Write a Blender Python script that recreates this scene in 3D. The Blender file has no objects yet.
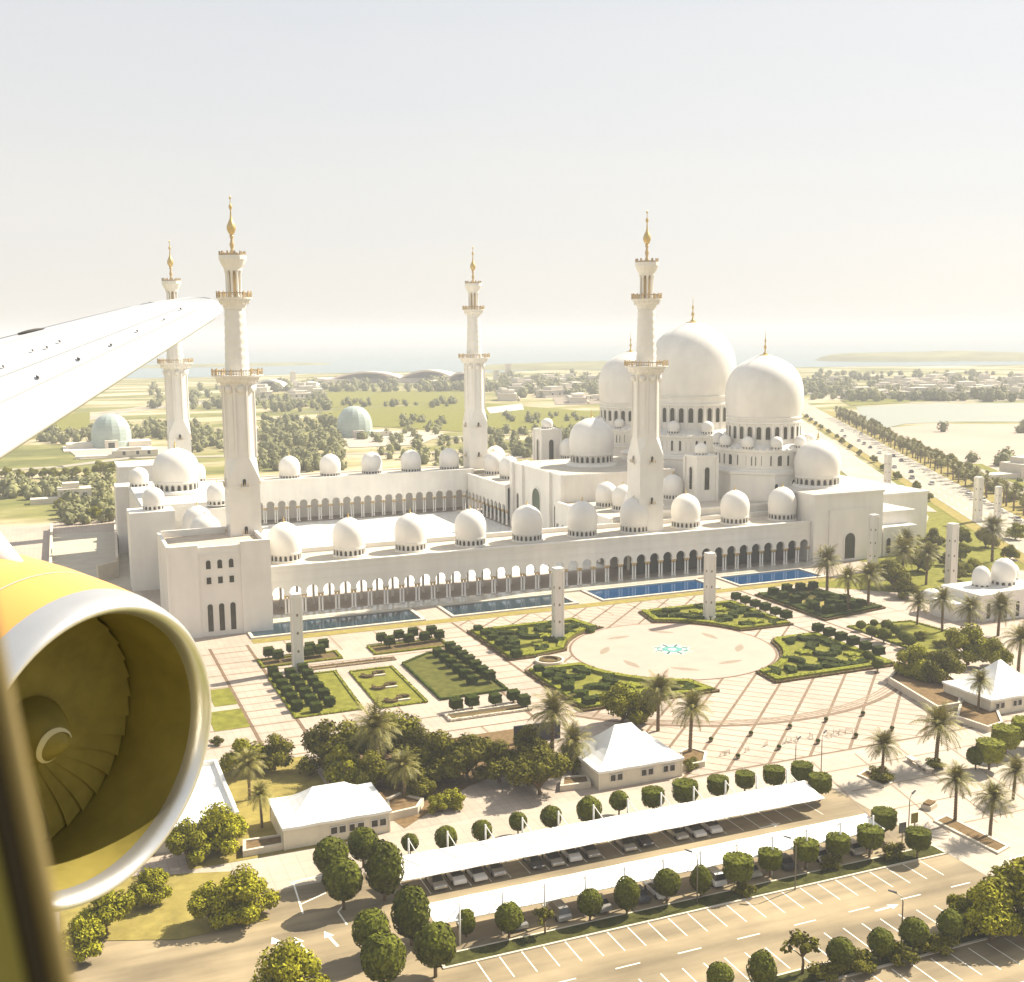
import bpy, math, random
from mathutils import Vector, Matrix
random.seed(7)
RAD = math.radians
scene = bpy.context.scene
col = scene.collection

# ------------------------------------------------------------------ camera
F_PX, YAW, PITCH, ROLL = 1143.618, 0.388, -0.138, -0.009
CAM = Vector((-46.562, -299.446, 72.381))
_cy, _sy = math.cos(YAW), math.sin(YAW)
FW = Vector((_sy*math.cos(PITCH), _cy*math.cos(PITCH), math.sin(PITCH)))
_r0 = Vector((_cy, -_sy, 0)); _u0 = _r0.cross(FW)
RT = math.cos(ROLL)*_r0 + math.sin(ROLL)*_u0
UP = -math.sin(ROLL)*_r0 + math.cos(ROLL)*_u0
CAM_M = Matrix(((RT.x, UP.x, -FW.x, CAM.x), (RT.y, UP.y, -FW.y, CAM.y), (RT.z, UP.z, -FW.z, CAM.z), (0, 0, 0, 1)))
cd = bpy.data.cameras.new('camera'); cam = bpy.data.objects.new('camera', cd); col.objects.link(cam)
cam.matrix_world = CAM_M
cd.sensor_width = 36; cd.lens = 36*F_PX/1024; cd.clip_start = 0.05; cd.clip_end = 60000
cd.dof.use_dof = True; cd.dof.focus_distance = 250; cd.dof.aperture_fstop = cd.lens/1000/(2*0.0022)
scene.camera = cam

# ------------------------------------------------------------------ light
SUN_AZ = RAD(11)          # from +X towards +Y
SUN_EL = RAD(43)
sd = Vector((math.cos(SUN_AZ)*math.cos(SUN_EL), math.sin(SUN_AZ)*math.cos(SUN_EL), math.sin(SUN_EL)))
w = bpy.data.worlds.new('World'); scene.world = w; w.use_nodes = True
nt = w.node_tree; nt.nodes.clear()
sky = nt.nodes.new('ShaderNodeTexSky'); sky.sky_type = 'NISHITA'; sky.sun_disc = False
sky.sun_elevation = SUN_EL; sky.sun_rotation = math.atan2(sd.x, sd.y)
sky.altitude = 0; sky.air_density = 1.0; sky.dust_density = 1.0; sky.ozone_density = 1.0
hsv = nt.nodes.new('ShaderNodeHueSaturation'); hsv.inputs['Saturation'].default_value = 0.45
tint = nt.nodes.new('ShaderNodeMix'); tint.data_type = 'RGBA'; tint.blend_type = 'MULTIPLY'
tint.inputs['Factor'].default_value = 1.0; tint.inputs['B'].default_value = (1.0, 0.98, 0.92, 1)
bg = nt.nodes.new('ShaderNodeBackground'); bg.inputs['Strength'].default_value = 0.075
wo = nt.nodes.new('ShaderNodeOutputWorld')
nt.links.new(sky.outputs[0], hsv.inputs['Color']); nt.links.new(hsv.outputs[0], tint.inputs['A'])
veil = nt.nodes.new('ShaderNodeMix'); veil.data_type = 'RGBA'; veil.inputs['Factor'].default_value = 0.78
veil.inputs['B'].default_value = (4.1, 4.2, 4.3, 1)      # dust in the air evens the sky out
cn = nt.nodes.new('ShaderNodeTexNoise'); cn.inputs['Scale'].default_value = 1.6; cn.inputs['Detail'].default_value = 5
ct = nt.nodes.new('ShaderNodeTexCoord'); cm = nt.nodes.new('ShaderNodeMapping'); cm.inputs['Scale'].default_value = (1, 1, 4.5)
nt.links.new(ct.outputs['Generated'], cm.inputs['Vector']); nt.links.new(cm.outputs[0], cn.inputs['Vector'])
cr_ = nt.nodes.new('ShaderNodeValToRGB'); cr_.color_ramp.elements[0].position = 0.35; cr_.color_ramp.elements[1].position = 0.7
cr_.color_ramp.elements[0].color = (0.93, 0.945, 0.97, 1); cr_.color_ramp.elements[1].color = (1, 0.99, 0.965, 1)   # faint thin cloud
nt.links.new(cn.outputs['Fac'], cr_.inputs[0])
vm = nt.nodes.new('ShaderNodeMix'); vm.data_type = 'RGBA'; vm.blend_type = 'MULTIPLY'; vm.inputs['Factor'].default_value = 1.0
sx = nt.nodes.new('ShaderNodeSeparateXYZ'); nt.links.new(ct.outputs['Generated'], sx.inputs[0])
gr = nt.nodes.new('ShaderNodeValToRGB'); gr.color_ramp.elements[0].position = 0.03; gr.color_ramp.elements[1].position = 0.42
gr.color_ramp.elements[0].color = (1.0, 0.955, 0.90, 1); gr.color_ramp.elements[1].color = (0.88, 0.92, 1.0, 1); nt.links.new(sx.outputs['Z'], gr.inputs[0])
gm = nt.nodes.new('ShaderNodeMix'); gm.data_type = 'RGBA'; gm.blend_type = 'MULTIPLY'; gm.inputs['Factor'].default_value = 1.0
gm.inputs['A'].default_value = (4.85, 4.85, 4.85, 1); nt.links.new(gr.outputs[0], gm.inputs['B']); nt.links.new(gm.outputs['Result'], vm.inputs['A']); nt.links.new(cr_.outputs[0], vm.inputs['B']); nt.links.new(vm.outputs['Result'], veil.inputs['B'])
nt.links.new(tint.outputs['Result'], veil.inputs['A']); nt.links.new(veil.outputs['Result'], bg.inputs[0]); nt.links.new(bg.outputs[0], wo.inputs[0])
sl = bpy.data.lights.new('sun', 'SUN'); sl.energy = 5.0; sl.angle = RAD(0.6); sl.color = (1.0, 0.92, 0.78)
so = bpy.data.objects.new('sun', sl); col.objects.link(so); so.rotation_euler = sd.to_track_quat('Z', 'Y').to_euler()
vs = scene.view_settings
scene.display_settings.display_device = 'sRGB'
vs.view_transform = 'Standard'; vs.look = 'None'; vs.gamma = 1; vs.exposure = 1.25; vs.use_curve_mapping = False
cy = scene.cycles
cy.max_bounces = 6; cy.diffuse_bounces = 3; cy.glossy_bounces = 3; cy.transmission_bounces = 3; cy.volume_bounces = 0
cy.transparent_max_bounces = 4; cy.use_denoising = True; cy.use_fast_gi = False
cy.caustics_reflective = False; cy.caustics_refractive = False

# ------------------------------------------------------------------ helpers
def ray(x, y): return FW + RT*((x-512)/F_PX) - UP*((y-491)/F_PX)
def at(x, y, z=0.0):
    d = ray(x, y); return CAM + d*((z-CAM.z)/d.z)
def atY(x, y, Y):
    d = ray(x, y); return CAM + d*((Y-CAM.y)/d.y)
def depth(p): return (Vector(p)-CAM).dot(FW)

MATS = {}
def mat(name, c, rough=0.7, metal=0.0, spec=0.4, var=0.0, scale=1.0, c2=None, bump=0.0, bscale=None, island=0.0, rnd=0.0, coord='Object', detail=4.0, n2=None, tile=None):
    m = bpy.data.materials.new(name); m.use_nodes = True; n = m.node_tree.nodes; L = m.node_tree.links
    p = n['Principled BSDF']
    p.inputs['Roughness'].default_value = rough; p.inputs['Metallic'].default_value = metal
    p.inputs['Specular IOR Level'].default_value = spec
    c = tuple(c)+(1,); src = None
    if var or c2:
        tc = n.new('ShaderNodeTexCoord'); nz = n.new('ShaderNodeTexNoise'); nz.inputs['Scale'].default_value = scale
        nz.inputs['Detail'].default_value = detail; nz.inputs['Roughness'].default_value = 0.6
        L.new(tc.outputs[coord], nz.inputs['Vector'])
        cr = n.new('ShaderNodeValToRGB'); L.new(nz.outputs['Fac'], cr.inputs[0])
        lo = tuple(v*(1-var) for v in c[:3])+(1,); hi = (tuple(c2)+(1,)) if c2 else tuple(min(1, v*(1+var)) for v in c[:3])+(1,)
        cr.color_ramp.elements[0].position = 0.32; cr.color_ramp.elements[0].color = lo
        cr.color_ramp.elements[1].position = 0.68; cr.color_ramp.elements[1].color = hi
        src = cr.outputs[0]
    def vary(sock, outname, node, amt):
        mp = n.new('ShaderNodeMapRange'); mp.inputs['To Min'].default_value = 1-amt; mp.inputs['To Max'].default_value = 1+amt
        L.new(node.outputs[outname], mp.inputs['Value'])
        h = n.new('ShaderNodeHueSaturation')
        if sock: L.new(sock, h.inputs['Color'])
        else: h.inputs['Color'].default_value = c
        L.new(mp.outputs[0], h.inputs['Value']); return h.outputs[0]
    if n2 and src:                                             # a second, stretched noise: streaks, wear and dust
        tc = n.new('ShaderNodeTexCoord'); mp = n.new('ShaderNodeMapping'); mp.inputs['Scale'].default_value = n2[:3]
        nz = n.new('ShaderNodeTexNoise'); nz.inputs['Scale'].default_value = 1.0; nz.inputs['Detail'].default_value = 6
        L.new(tc.outputs['Object'], mp.inputs['Vector']); L.new(mp.outputs[0], nz.inputs['Vector'])
        mr = n.new('ShaderNodeMapRange'); mr.inputs['From Min'].default_value = .35; mr.inputs['From Max'].default_value = .65
        mr.inputs['To Min'].default_value = 1-n2[3]; mr.inputs['To Max'].default_value = 1+n2[3]*.4; L.new(nz.outputs['Fac'], mr.inputs['Value'])
        h = n.new('ShaderNodeHueSaturation'); L.new(src, h.inputs['Color']); L.new(mr.outputs[0], h.inputs['Value']); src = h.outputs[0]
    if tile and src:                                           # slab joints
        tc = n.new('ShaderNodeTexCoord'); br = n.new('ShaderNodeTexBrick'); br.offset = 0.0 if len(tile) > 3 else 0.5
        br.inputs['Scale'].default_value = 1.0; br.inputs['Brick Width'].default_value = tile[0]; br.inputs['Row Height'].default_value = tile[1]; br.inputs['Mortar Size'].default_value = 0.05
        br.inputs['Color1'].default_value = (1,1,1,1); br.inputs['Color2'].default_value = (.93,.93,.93,1); br.inputs['Mortar'].default_value = (tile[2],)*3+(1,)
        L.new(tc.outputs['Object'], br.inputs['Vector'])
        mx = n.new('ShaderNodeMix'); mx.data_type = 'RGBA'; mx.blend_type = 'MULTIPLY'; mx.inputs['Factor'].default_value = 1.0
        L.new(src, mx.inputs['A']); L.new(br.outputs['Color'], mx.inputs['B']); src = mx.outputs['Result']
    if island: src = vary(src, 'Random Per Island', n.new('ShaderNodeNewGeometry'), island)
    if rnd: src = vary(src, 'Random', n.new('ShaderNodeObjectInfo'), rnd)
    if src: L.new(src, p.inputs['Base Color'])
    else: p.inputs['Base Color'].default_value = c
    if bump:
        tc = n.new('ShaderNodeTexCoord'); nb = n.new('ShaderNodeTexNoise'); nb.inputs['Scale'].default_value = bscale or scale*4
        nb.inputs['Detail'].default_value = 3
        L.new(tc.outputs['Object'], nb.inputs['Vector'])
        b = n.new('ShaderNodeBump'); b.inputs['Strength'].default_value = bump; b.inputs['Distance'].default_value = 0.2
        L.new(nb.outputs['Fac'], b.inputs['Height']); L.new(b.outputs[0], p.inputs['Normal'])
    MATS[name] = m; return m

M_marble = mat('white_marble', (0.71, 0.675, 0.61), 0.45, var=0.05, scale=0.12, bump=0.02, bscale=3, n2=(.4,.4,.06,.05))
M_marble2 = mat('dome_marble', (0.715, 0.68, 0.62), 0.4, var=0.04, scale=0.2, n2=(.3,.3,.08,.045))
M_roof = mat('roof_screed', (0.50, 0.44, 0.35), 0.8, var=0.12, scale=0.15)
M_court = mat('courtyard_marble', (0.80, 0.78, 0.72), 0.25, var=0.04, scale=0.1, tile=(3,3,.85,0))
M_dark = mat('dark_glass', (0.035, 0.032, 0.02), 0.25, var=0.3, scale=0.6)
M_shadow = mat('deep_opening', (0.05, 0.045, 0.035), 0.8)  # near-black colour standing in for shade in openings and behind arches
M_gold = mat('gilding', (0.55, 0.40, 0.15), 0.4, metal=0.6, var=0.1, scale=2)
M_goldpale = mat('gilt_stone', (0.50, 0.36, 0.17), 0.5, metal=0.2, var=0.15, scale=2)
M_rail = mat('gallery_grille', (0.36, 0.27, 0.16), 0.6, var=0.3, scale=1.5)
M_pave = mat('cream_paving', (0.43, 0.345, 0.265), 0.7, var=0.07, scale=0.25, bump=0.03, bscale=2, n2=(.05,.05,.05,.14), tile=(1.5,1.5,.72,0))
M_pavew = mat('pale_paving', (0.43, 0.36, 0.275), 0.7, var=0.06, scale=0.2, n2=(.06,.06,.06,.16), tile=(2.2,2.2,.75,0))
M_disc = mat('pink_stone', (0.41, 0.30, 0.235), 0.6, var=0.05, scale=0.2)
M_band = mat('brown_stone_band', (0.15, 0.095, 0.05), 0.7, var=0.2, scale=0.6)
M_bandt = mat('tan_stone_band', (0.23, 0.165, 0.10), 0.7, var=0.15, scale=0.6)
M_grey = mat('grey_stone', (0.24, 0.19, 0.13), 0.7, var=0.1, scale=1)
M_teal = mat('teal_mosaic', (0.10, 0.30, 0.27), 0.4, var=0.3, scale=2)
M_asph = mat('asphalt', (0.25, 0.19, 0.105), 0.85, var=0.13, scale=0.08, c2=(0.335, 0.26, 0.15), bump=0.05, bscale=6, detail=8, n2=(.04,.30,.1,.38))
M_paint = mat('white_paint', (0.75, 0.70, 0.58), 0.7, var=0.1, scale=3)
M_terrace = mat('terrace_paving', (0.42, 0.37, 0.28), 0.7, var=0.08, scale=0.2)
M_lawn = mat('lawn_grass', (0.15, 0.15, 0.02), 0.9, spec=0.1, var=0.25, scale=0.5, c2=(0.21, 0.20, 0.03), bump=0.2, bscale=8)
M_lawnd = mat('dry_lawn', (0.25, 0.20, 0.055), 0.9, spec=0.1, var=0.2, scale=0.5, bump=0.2, bscale=8)
M_soil = mat('planting_soil', (0.16, 0.105, 0.05), 0.95, spec=0.1, var=0.25, scale=1.2, bump=0.3, bscale=5)
M_cover = mat('dark_ground_cover', (0.055, 0.055, 0.014), 0.9, spec=0.05, var=0.4, scale=.9, bump=.3, bscale=5)  # ground cover, its colour darkened for the shade under the trees
M_hedge = mat('hedge_leaves', (0.042, 0.055, 0.006), 0.75, spec=0.06, var=0.35, scale=1.2, island=0.35, rnd=0.12)
M_hedgel = mat('light_hedge_leaves', (0.17, 0.175, 0.018), 0.75, spec=0.06, var=0.3, scale=1.2, island=0.35)
M_hedger = mat('red_brown_hedge', (0.12, 0.085, 0.035), 0.8, spec=0.1, var=0.3, scale=1.5, island=0.3)
M_topi = mat('topiary_leaves', (0.090, 0.098, 0.008), 0.7, spec=0.06, var=0.3, scale=1.0, island=0.4, rnd=0.15)
M_leaf = mat('tree_leaves', (0.185, 0.175, 0.010), 0.7, spec=0.06, var=0.3, scale=0.4, island=0.45, rnd=0.22)
M_leafd = mat('dark_tree_leaves', (0.115, 0.105, 0.009), 0.7, spec=0.06, var=0.3, scale=0.4, island=0.45, rnd=0.2)
M_leafy = mat('yellow_tree_leaves', (0.25, 0.235, 0.012), 0.7, spec=0.06, var=0.3, scale=0.4, island=0.4, rnd=0.1)
M_palm = mat('palm_fronds', (0.19, 0.165, 0.03), 0.6, spec=0.3, var=0.25, scale=0.6, island=0.4, rnd=0.15)
M_bark = mat('bark', (0.17, 0.12, 0.07), 0.9, spec=0.1, var=0.3, scale=3)
M_wood = mat('distant_leaves', (0.20, 0.195, 0.085), 0.8, spec=0.1, var=0.2, scale=0.01, island=0.3)  # leaf colour lightened to carry some of the haze
M_tent = mat('tent_fabric', (0.78, 0.76, 0.70), 0.6, var=0.03, scale=0.4, bump=0.08, bscale=0.5)
M_tentw = mat('tent_wall', (0.66, 0.60, 0.47), 0.7, var=0.06, scale=0.6)
M_roofw = mat('carport_fabric', (0.78, 0.74, 0.66), 0.6, var=0.03, scale=0.3)
M_steel = mat('white_steel', (0.72, 0.70, 0.65), 0.45)
M_lampm = mat('grey_steel', (0.22, 0.20, 0.17), 0.5, metal=0.5)
M_carw = mat('white_car_paint', (0.72, 0.70, 0.66), 0.25, spec=0.6, rnd=0.1)
M_cars = mat('silver_car_paint', (0.42, 0.40, 0.36), 0.25, metal=0.4, spec=0.6, rnd=0.2)
M_card = mat('dark_car_paint', (0.06, 0.06, 0.065), 0.2, spec=0.6, rnd=0.2)
M_glass = mat('car_glass', (0.03, 0.03, 0.03), 0.1, spec=0.7)
M_tyre = mat('tyre_rubber', (0.03, 0.03, 0.03), 0.9)
M_tealg = mat('teal_glass_roof', (0.36, 0.42, 0.37), 0.35, spec=0.5, var=0.1, scale=0.15)
M_house = mat('pale_render', (0.60, 0.54, 0.44), 0.85, var=0.1, scale=0.1, rnd=0.12)
M_pinkroof = mat('pink_roof', (0.70, 0.57, 0.48), 0.8, var=0.08, scale=0.02)
M_road = mat('pale_road', (0.32, 0.28, 0.215), 0.85, var=0.08, scale=0.03)
M_sand = mat('desert_sand', (0.38, 0.31, 0.24), 0.9, spec=0.1, var=0.1, scale=0.01, detail=8)
M_planter = mat('planter_stone', (0.55, 0.48, 0.37), 0.8, var=0.08, scale=0.4)

def water_mat(name, c, rough, bump, bs):
    m = mat(name, c, rough, spec=0.5, bump=bump, bscale=bs); return m
M_sea = water_mat('sea_water', (0.10, 0.17, 0.17), 0.25, 0.3, 0.02)
M_lagoon = water_mat('lagoon_water', (0.21, 0.225, 0.175), 0.7, 0.1, 0.05)

def poolmat():
    m = mat('pool_water_blue', (0.003, 0.045, 0.12), 0.05, spec=0.5, bump=0.025, bscale=1.2)
    return m
M_pool = poolmat()
M_poolg = mat('pool_water_grey_reflection', (0.018, 0.038, 0.05), 0.06, spec=0.5, bump=0.04, bscale=1.2)  # the arcade's reflection is put into the left pools' colour as grey

# far ground: sand and scrub patches
def ground_mat():
    m = bpy.data.materials.new('far_ground'); m.use_nodes = True; n = m.node_tree.nodes; L = m.node_tree.links
    p = n['Principled BSDF']; p.inputs['Roughness'].default_value = 0.95; p.inputs['Specular IOR Level'].default_value = 0.1
    tc = n.new('ShaderNodeTexCoord'); mp = n.new('ShaderNodeMapping'); mp.inputs['Scale'].default_value = (0.006, 0.016, 1)
    mp.inputs['Rotation'].default_value = (0, 0, RAD(-15))
    L.new(tc.outputs['Object'], mp.inputs['Vector'])
    nz = n.new('ShaderNodeTexNoise'); nz.inputs['Scale'].default_value = 1.0; nz.inputs['Detail'].default_value = 7
    L.new(mp.outputs[0], nz.inputs['Vector'])
    cr = n.new('ShaderNodeValToRGB'); L.new(nz.outputs['Fac'], cr.inputs[0]); e = cr.color_ramp.elements
    e[0].position = 0.36; e[0].color = (0.12, 0.125, 0.035, 1)
    e[1].position = 0.62; e[1].color = (0.46, 0.39, 0.27, 1)
    x = e.new(0.47); x.color = (0.20, 0.19, 0.06, 1)
    x = e.new(0.54); x.color = (0.33, 0.28, 0.15, 1)
    nz2 = n.new('ShaderNodeTexNoise'); nz2.inputs['Scale'].default_value = 0.09; nz2.inputs['Detail'].default_value = 5
    L.new(tc.outputs['Object'], nz2.inputs['Vector'])
    mx = n.new('ShaderNodeMix'); mx.data_type = 'RGBA'; mx.blend_type = 'OVERLAY'; mx.inputs['Factor'].default_value = 0.45
    L.new(cr.outputs[0], mx.inputs['A']); L.new(nz2.outputs['Fac'], mx.inputs['B']); L.new(mx.outputs['Result'], p.inputs['Base Color'])
    return m
M_ground = ground_mat()

class MB:
    """collects vertices and faces, then links them as one mesh object"""
    def __init__(self): self.v = []; self.f = []; self.mi = []; self.sm = []
    def add(self, vs, fs, mi=0, smooth=False):
        b = len(self.v); self.v += [tuple(p) for p in vs]
        for f in fs: self.f.append([b+i for i in f]); self.mi.append(mi); self.sm.append(smooth)
        return self
    def box(self, x0, x1, y0, y1, z0, z1, mi=0, rot=None):
        vs = [(x0,y0,z0),(x1,y0,z0),(x1,y1,z0),(x0,y1,z0),(x0,y0,z1),(x1,y0,z1),(x1,y1,z1),(x0,y1,z1)]
        if rot: c = ((x0+x1)/2, (y0+y1)/2); vs = [(c[0]+(x-c[0])*math.cos(rot)-(y-c[1])*math.sin(rot), c[1]+(x-c[0])*math.sin(rot)+(y-c[1])*math.cos(rot), z) for x,y,z in vs]
        return self.add(vs, [(0,3,2,1),(4,5,6,7),(0,1,5,4),(1,2,6,5),(2,3,7,6),(3,0,4,7)], mi)
    def cbox(self, x, y, z0, sx, sy, h, mi=0, rot=None): return self.box(x-sx/2, x+sx/2, y-sy/2, y+sy/2, z0, z0+h, mi, rot)
    def prism(self, poly, z0, z1, mi=0, top_mi=None):
        n = len(poly)
        a = sum(poly[i][0]*poly[(i+1)%n][1]-poly[(i+1)%n][0]*poly[i][1] for i in range(n))
        if a < 0: poly = poly[::-1]
        self.add([(p[0],p[1],z0) for p in poly]+[(p[0],p[1],z1) for p in poly], [[i,(i+1)%n,n+(i+1)%n,n+i] for i in range(n)]+[list(range(n))[::-1]], mi)
        return self.add([(p[0],p[1],z1) for p in poly], [list(range(n))], mi if top_mi is None else top_mi)
    def sheet(self, poly, z, mi=0):
        n = len(poly); a = sum(poly[i][0]*poly[(i+1)%n][1]-poly[(i+1)%n][0]*poly[i][1] for i in range(n))
        if a < 0: poly = poly[::-1]
        return self.add([(p[0],p[1],z) for p in poly], [list(range(n))], mi)
    def strip(self, p, q, wdt, z, mi=0):
        d = (Vector(q[:2])-Vector(p[:2])); L = d.length
        if L < 1e-6: return self
        d /= L; nn = Vector((-d.y, d.x))*wdt/2; p = Vector(p[:2]); q = Vector(q[:2])
        return self.add([(*(p-nn),z),(*(q-nn),z),(*(q+nn),z),(*(p+nn),z)], [(0,1,2,3)], mi)
    def lathe(self, prof, n=24, c=(0,0,0), mi=0, smooth=True, phase=0.0, cap=True, disp=None):
        vs = []; fs = []; k = len(prof)
        for j,(r,z) in enumerate(prof):
            for i in range(n):
                a = phase+2*math.pi*i/n; rr = r*(disp(a,z) if disp else 1)
                vs.append((c[0]+rr*math.cos(a), c[1]+rr*math.sin(a), c[2]+z))
        for j in range(k-1):
            for i in range(n): fs.append((j*n+i, j*n+(i+1)%n, (j+1)*n+(i+1)%n, (j+1)*n+i))
        if cap: fs.append(tuple(range(n))[::-1]); fs.append(tuple((k-1)*n+i for i in range(n)))
        return self.add(vs, fs, mi, smooth)
    def tube(self, pts, r0, r1=None, n=8, mi=0, smooth=True):
        r1 = r0 if r1 is None else r1; pts = [Vector(p) for p in pts]; vs = []; fs = []; k = len(pts)
        for j,p in enumerate(pts):
            d = (pts[min(j+1,k-1)]-pts[max(j-1,0)]).normalized()
            a = d.orthogonal().normalized() if abs(d.z) > .9 else d.cross(Vector((0,0,1))).normalized(); b = d.cross(a)
            r = r0+(r1-r0)*j/(k-1)
            for i in range(n):
                t = 2*math.pi*i/n; vs.append(p+a*r*math.cos(t)+b*r*math.sin(t))
        for j in range(k-1):
            for i in range(n): fs.append((j*n+i, (j+1)*n+i, (j+1)*n+(i+1)%n, j*n+(i+1)%n))
        fs.append(tuple(range(n))); fs.append(tuple((k-1)*n+i for i in range(n))[::-1])
        return self.add(vs, fs, mi, smooth)
    def leaf(self, p, nrm, s, mi=0, asp=1.6):
        nrm = Vector(nrm).normalized(); a = nrm.orthogonal().normalized(); b = nrm.cross(a)
        t = random.uniform(0, 6.283); u = a*math.cos(t)+b*math.sin(t); v = nrm.cross(u); p = Vector(p)
        u *= s*asp/2; v *= s/2
        return self.add([p-u, p+v, p+u, p-v], [(0,1,2,3)], mi)
    def build(self, name, mats, parent=None, label=None):
        if not isinstance(mats, (list,tuple)): mats = [mats]
        me = bpy.data.meshes.new(name)
        v = self.v
        if parent is not None:
            o0 = wloc(parent); v = [(x-o0.x, y-o0.y, z-o0.z) for x,y,z in v]
        me.from_pydata([tuple(p) for p in v], [], self.f)
        for m in mats: me.materials.append(m)
        me.polygons.foreach_set('material_index', self.mi); me.polygons.foreach_set('use_smooth', self.sm); me.update()
        o = bpy.data.objects.new(name, me); col.objects.link(o)
        if parent is not None: o.parent = parent
        if label: o['label'] = label
        return o
def wloc(o):
    v = Vector(o.location)
    while o.parent: o = o.parent; v += Vector(o.location)
    return v
def thing(name, label, cat, loc=(0,0,0), group=None):
    o = bpy.data.objects.new(name, None); col.objects.link(o); o.location = loc; o.empty_display_size = 0.5
    o['label'] = label; o['category'] = cat
    if group: o['group'] = group
    return o
def tag(o, label, cat, group=None):
    o['label'] = label; o['category'] = cat
    if group: o['group'] = group
    return o
def structure(o): o['kind'] = 'structure'; return o
def dup(root, loc, rz=0.0, sc=1.0, label=None, group=None):
    r = root.copy(); col.objects.link(r); r.location = loc; r.rotation_euler = (0,0,rz)
    r.scale = sc if isinstance(sc, tuple) else (sc,sc,sc)
    if label: r['label'] = label
    if group: r['group'] = group
    for ch in list(root.children):
        c = ch.copy(); col.objects.link(c); c.parent = r
        for g in list(ch.children):
            d = g.copy(); col.objects.link(d); d.parent = c
    return r
class Proto:
    """first placement uses the original, later ones are copies"""
    def __init__(self, root): self.root = root; self.used = False
    def put(self, loc, rz=0.0, sc=1.0, label=None, group=None):
        if not self.used:
            self.used = True; r = self.root; r.location = loc; r.rotation_euler = (0,0,rz)
            r.scale = sc if isinstance(sc, tuple) else (sc,sc,sc)
            if label: r['label'] = label
            if group: r['group'] = group
            return r
        return dup(self.root, loc, rz, sc, label, group)
ORD = ['first','second','third','fourth','fifth','sixth','seventh','eighth','ninth','tenth','eleventh','twelfth','thirteenth','fourteenth','fifteenth','sixteenth']
def clip_line(p, q, box):
    """Liang-Barsky clip of a segment to a rectangle"""
    x0,x1,y0,y1 = box; t0,t1 = 0.0,1.0; dx,dy = q[0]-p[0], q[1]-p[1]
    for a,b in ((-dx,p[0]-x0),(dx,x1-p[0]),(-dy,p[1]-y0),(dy,y1-p[1])):
        if abs(a) < 1e-9:
            if b < 0: return None
        else:
            t = b/a
            if a < 0: t0 = max(t0,t)
            else: t1 = min(t1,t)
    if t0 >= t1: return None
    return (p[0]+dx*t0,p[1]+dy*t0),(p[0]+dx*t1,p[1]+dy*t1)

# ------------------------------------------------------------------ ground, roads, water
def flat(name, poly, z, m, subname=None):
    o = MB().sheet(poly, z).build(name, m); return structure(o)
flat('ground', [(-30000,-30000),(30000,-30000),(30000,30000),(-30000,30000)], 0, M_ground)
G2 = lambda x, y: tuple(at(x, y)[:2])
coast = [(-29000,2600),(-900,2000),(60,1760),(270,1720),(392,1795),(579,1785),(720,1640),(847,1720),(1000,1640),(1369,1529),(1729,1398),(2600,1050),(29000,-9000)]
flat('sea', coast+[(29500,29500),(-29500,29500)], 0.3, M_sea)
def island(poly, h, m):
    mb = MB(); n = len(poly); cx = sum(p[0] for p in poly)/n; cyy = sum(p[1] for p in poly)/n
    rings = [(1,0.25),(0.93,h*.5),(0.8,h*.8),(0.5,h),(0.2,h*1.05)]
    vs = []; fs = []
    for s,z in rings: vs += [(cx+(p[0]-cx)*s*random.uniform(.97,1.03), cyy+(p[1]-cyy)*s, z*random.uniform(.85,1.1)) for p in poly]
    for j in range(len(rings)-1):
        for i in range(n): fs.append((j*n+i, j*n+(i+1)%n, (j+1)*n+(i+1)%n, (j+1)*n+i))
    fs.append([(len(rings)-1)*n+i for i in range(n)])
    mb.add(vs, fs, 0, True); return structure(mb.build('island', m))
def ell(cx, cyy, rx, ry, rot=0, n=28):
    return [(cx+rx*math.cos(t)*math.cos(rot)-ry*math.sin(t)*math.sin(rot), cyy+rx*math.cos(t)*math.sin(rot)+ry*math.sin(t)*math.cos(rot)) for t in [2*math.pi*i/n for i in range(n)]]
M_isl = mat('island_scrub', (0.20, 0.19, 0.09), 0.95, spec=0.1, var=0.3, scale=0.01)
island(ell(*G2(225,366), 260, 90), 5, M_isl)
island(ell(*G2(600,367), 300, 120), 10, M_isl)
island(ell(*G2(930,359), 300, 200), 16, M_isl)
island(ell(*G2(1018,359), 260, 160), 12, M_isl)
island(ell(*G2(866,360), 120, 90), 15, M_isl)

flat('desert', [G2(*p) for p in ((880,435),(888,428),(930,424),(1100,424),(1100,520),(1024,487),(985,472),(950,459),(918,448))], 0.2, M_sand)
flat('lagoon', [G2(*p) for p in ((856,407),(920,404),(1120,402),(1120,422),(960,422),(905,424),(878,430),(862,419))], 0.22, M_lagoon)
flat('desert', [G2(*p) for p in ((985,410),(1100,407),(1100,414),(985,416))], 0.26, M_sand)
# highway to the right
hwd = Vector((.503,.864)).normalized(); hwn = Vector((hwd.y,-hwd.x))
A0 = Vector((256,-4))
def hw(off0, off1, t0, t1, z, m, name):
    mid = A0
    p = [mid+hwn*off0+hwd*t0, mid+hwn*off1+hwd*t0, mid+hwn*off1+hwd*t1, mid+hwn*off0+hwd*t1]
    return flat(name, [tuple(q) for q in p], z, m)
hw(0, 20, -200, 950, 0.30, M_road, 'highway'); hw(20, 34, -200, 640, 0.34, M_lawnd, 'verge'); hw(34, 46, -200, 250, 0.30, M_road, 'highway')
hw(46, 52, -200, 230, 0.32, M_lawn, 'verge'); hw(-5, 0, -160, 620, 0.24, M_lawnd, 'verge'); hw(-26, -8, 60, 620, 0.26, M_pavew, 'paved_lot'); hw(52, 62, -200, 160, 0.28, M_road, 'service_road')
mbk = MB()
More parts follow.
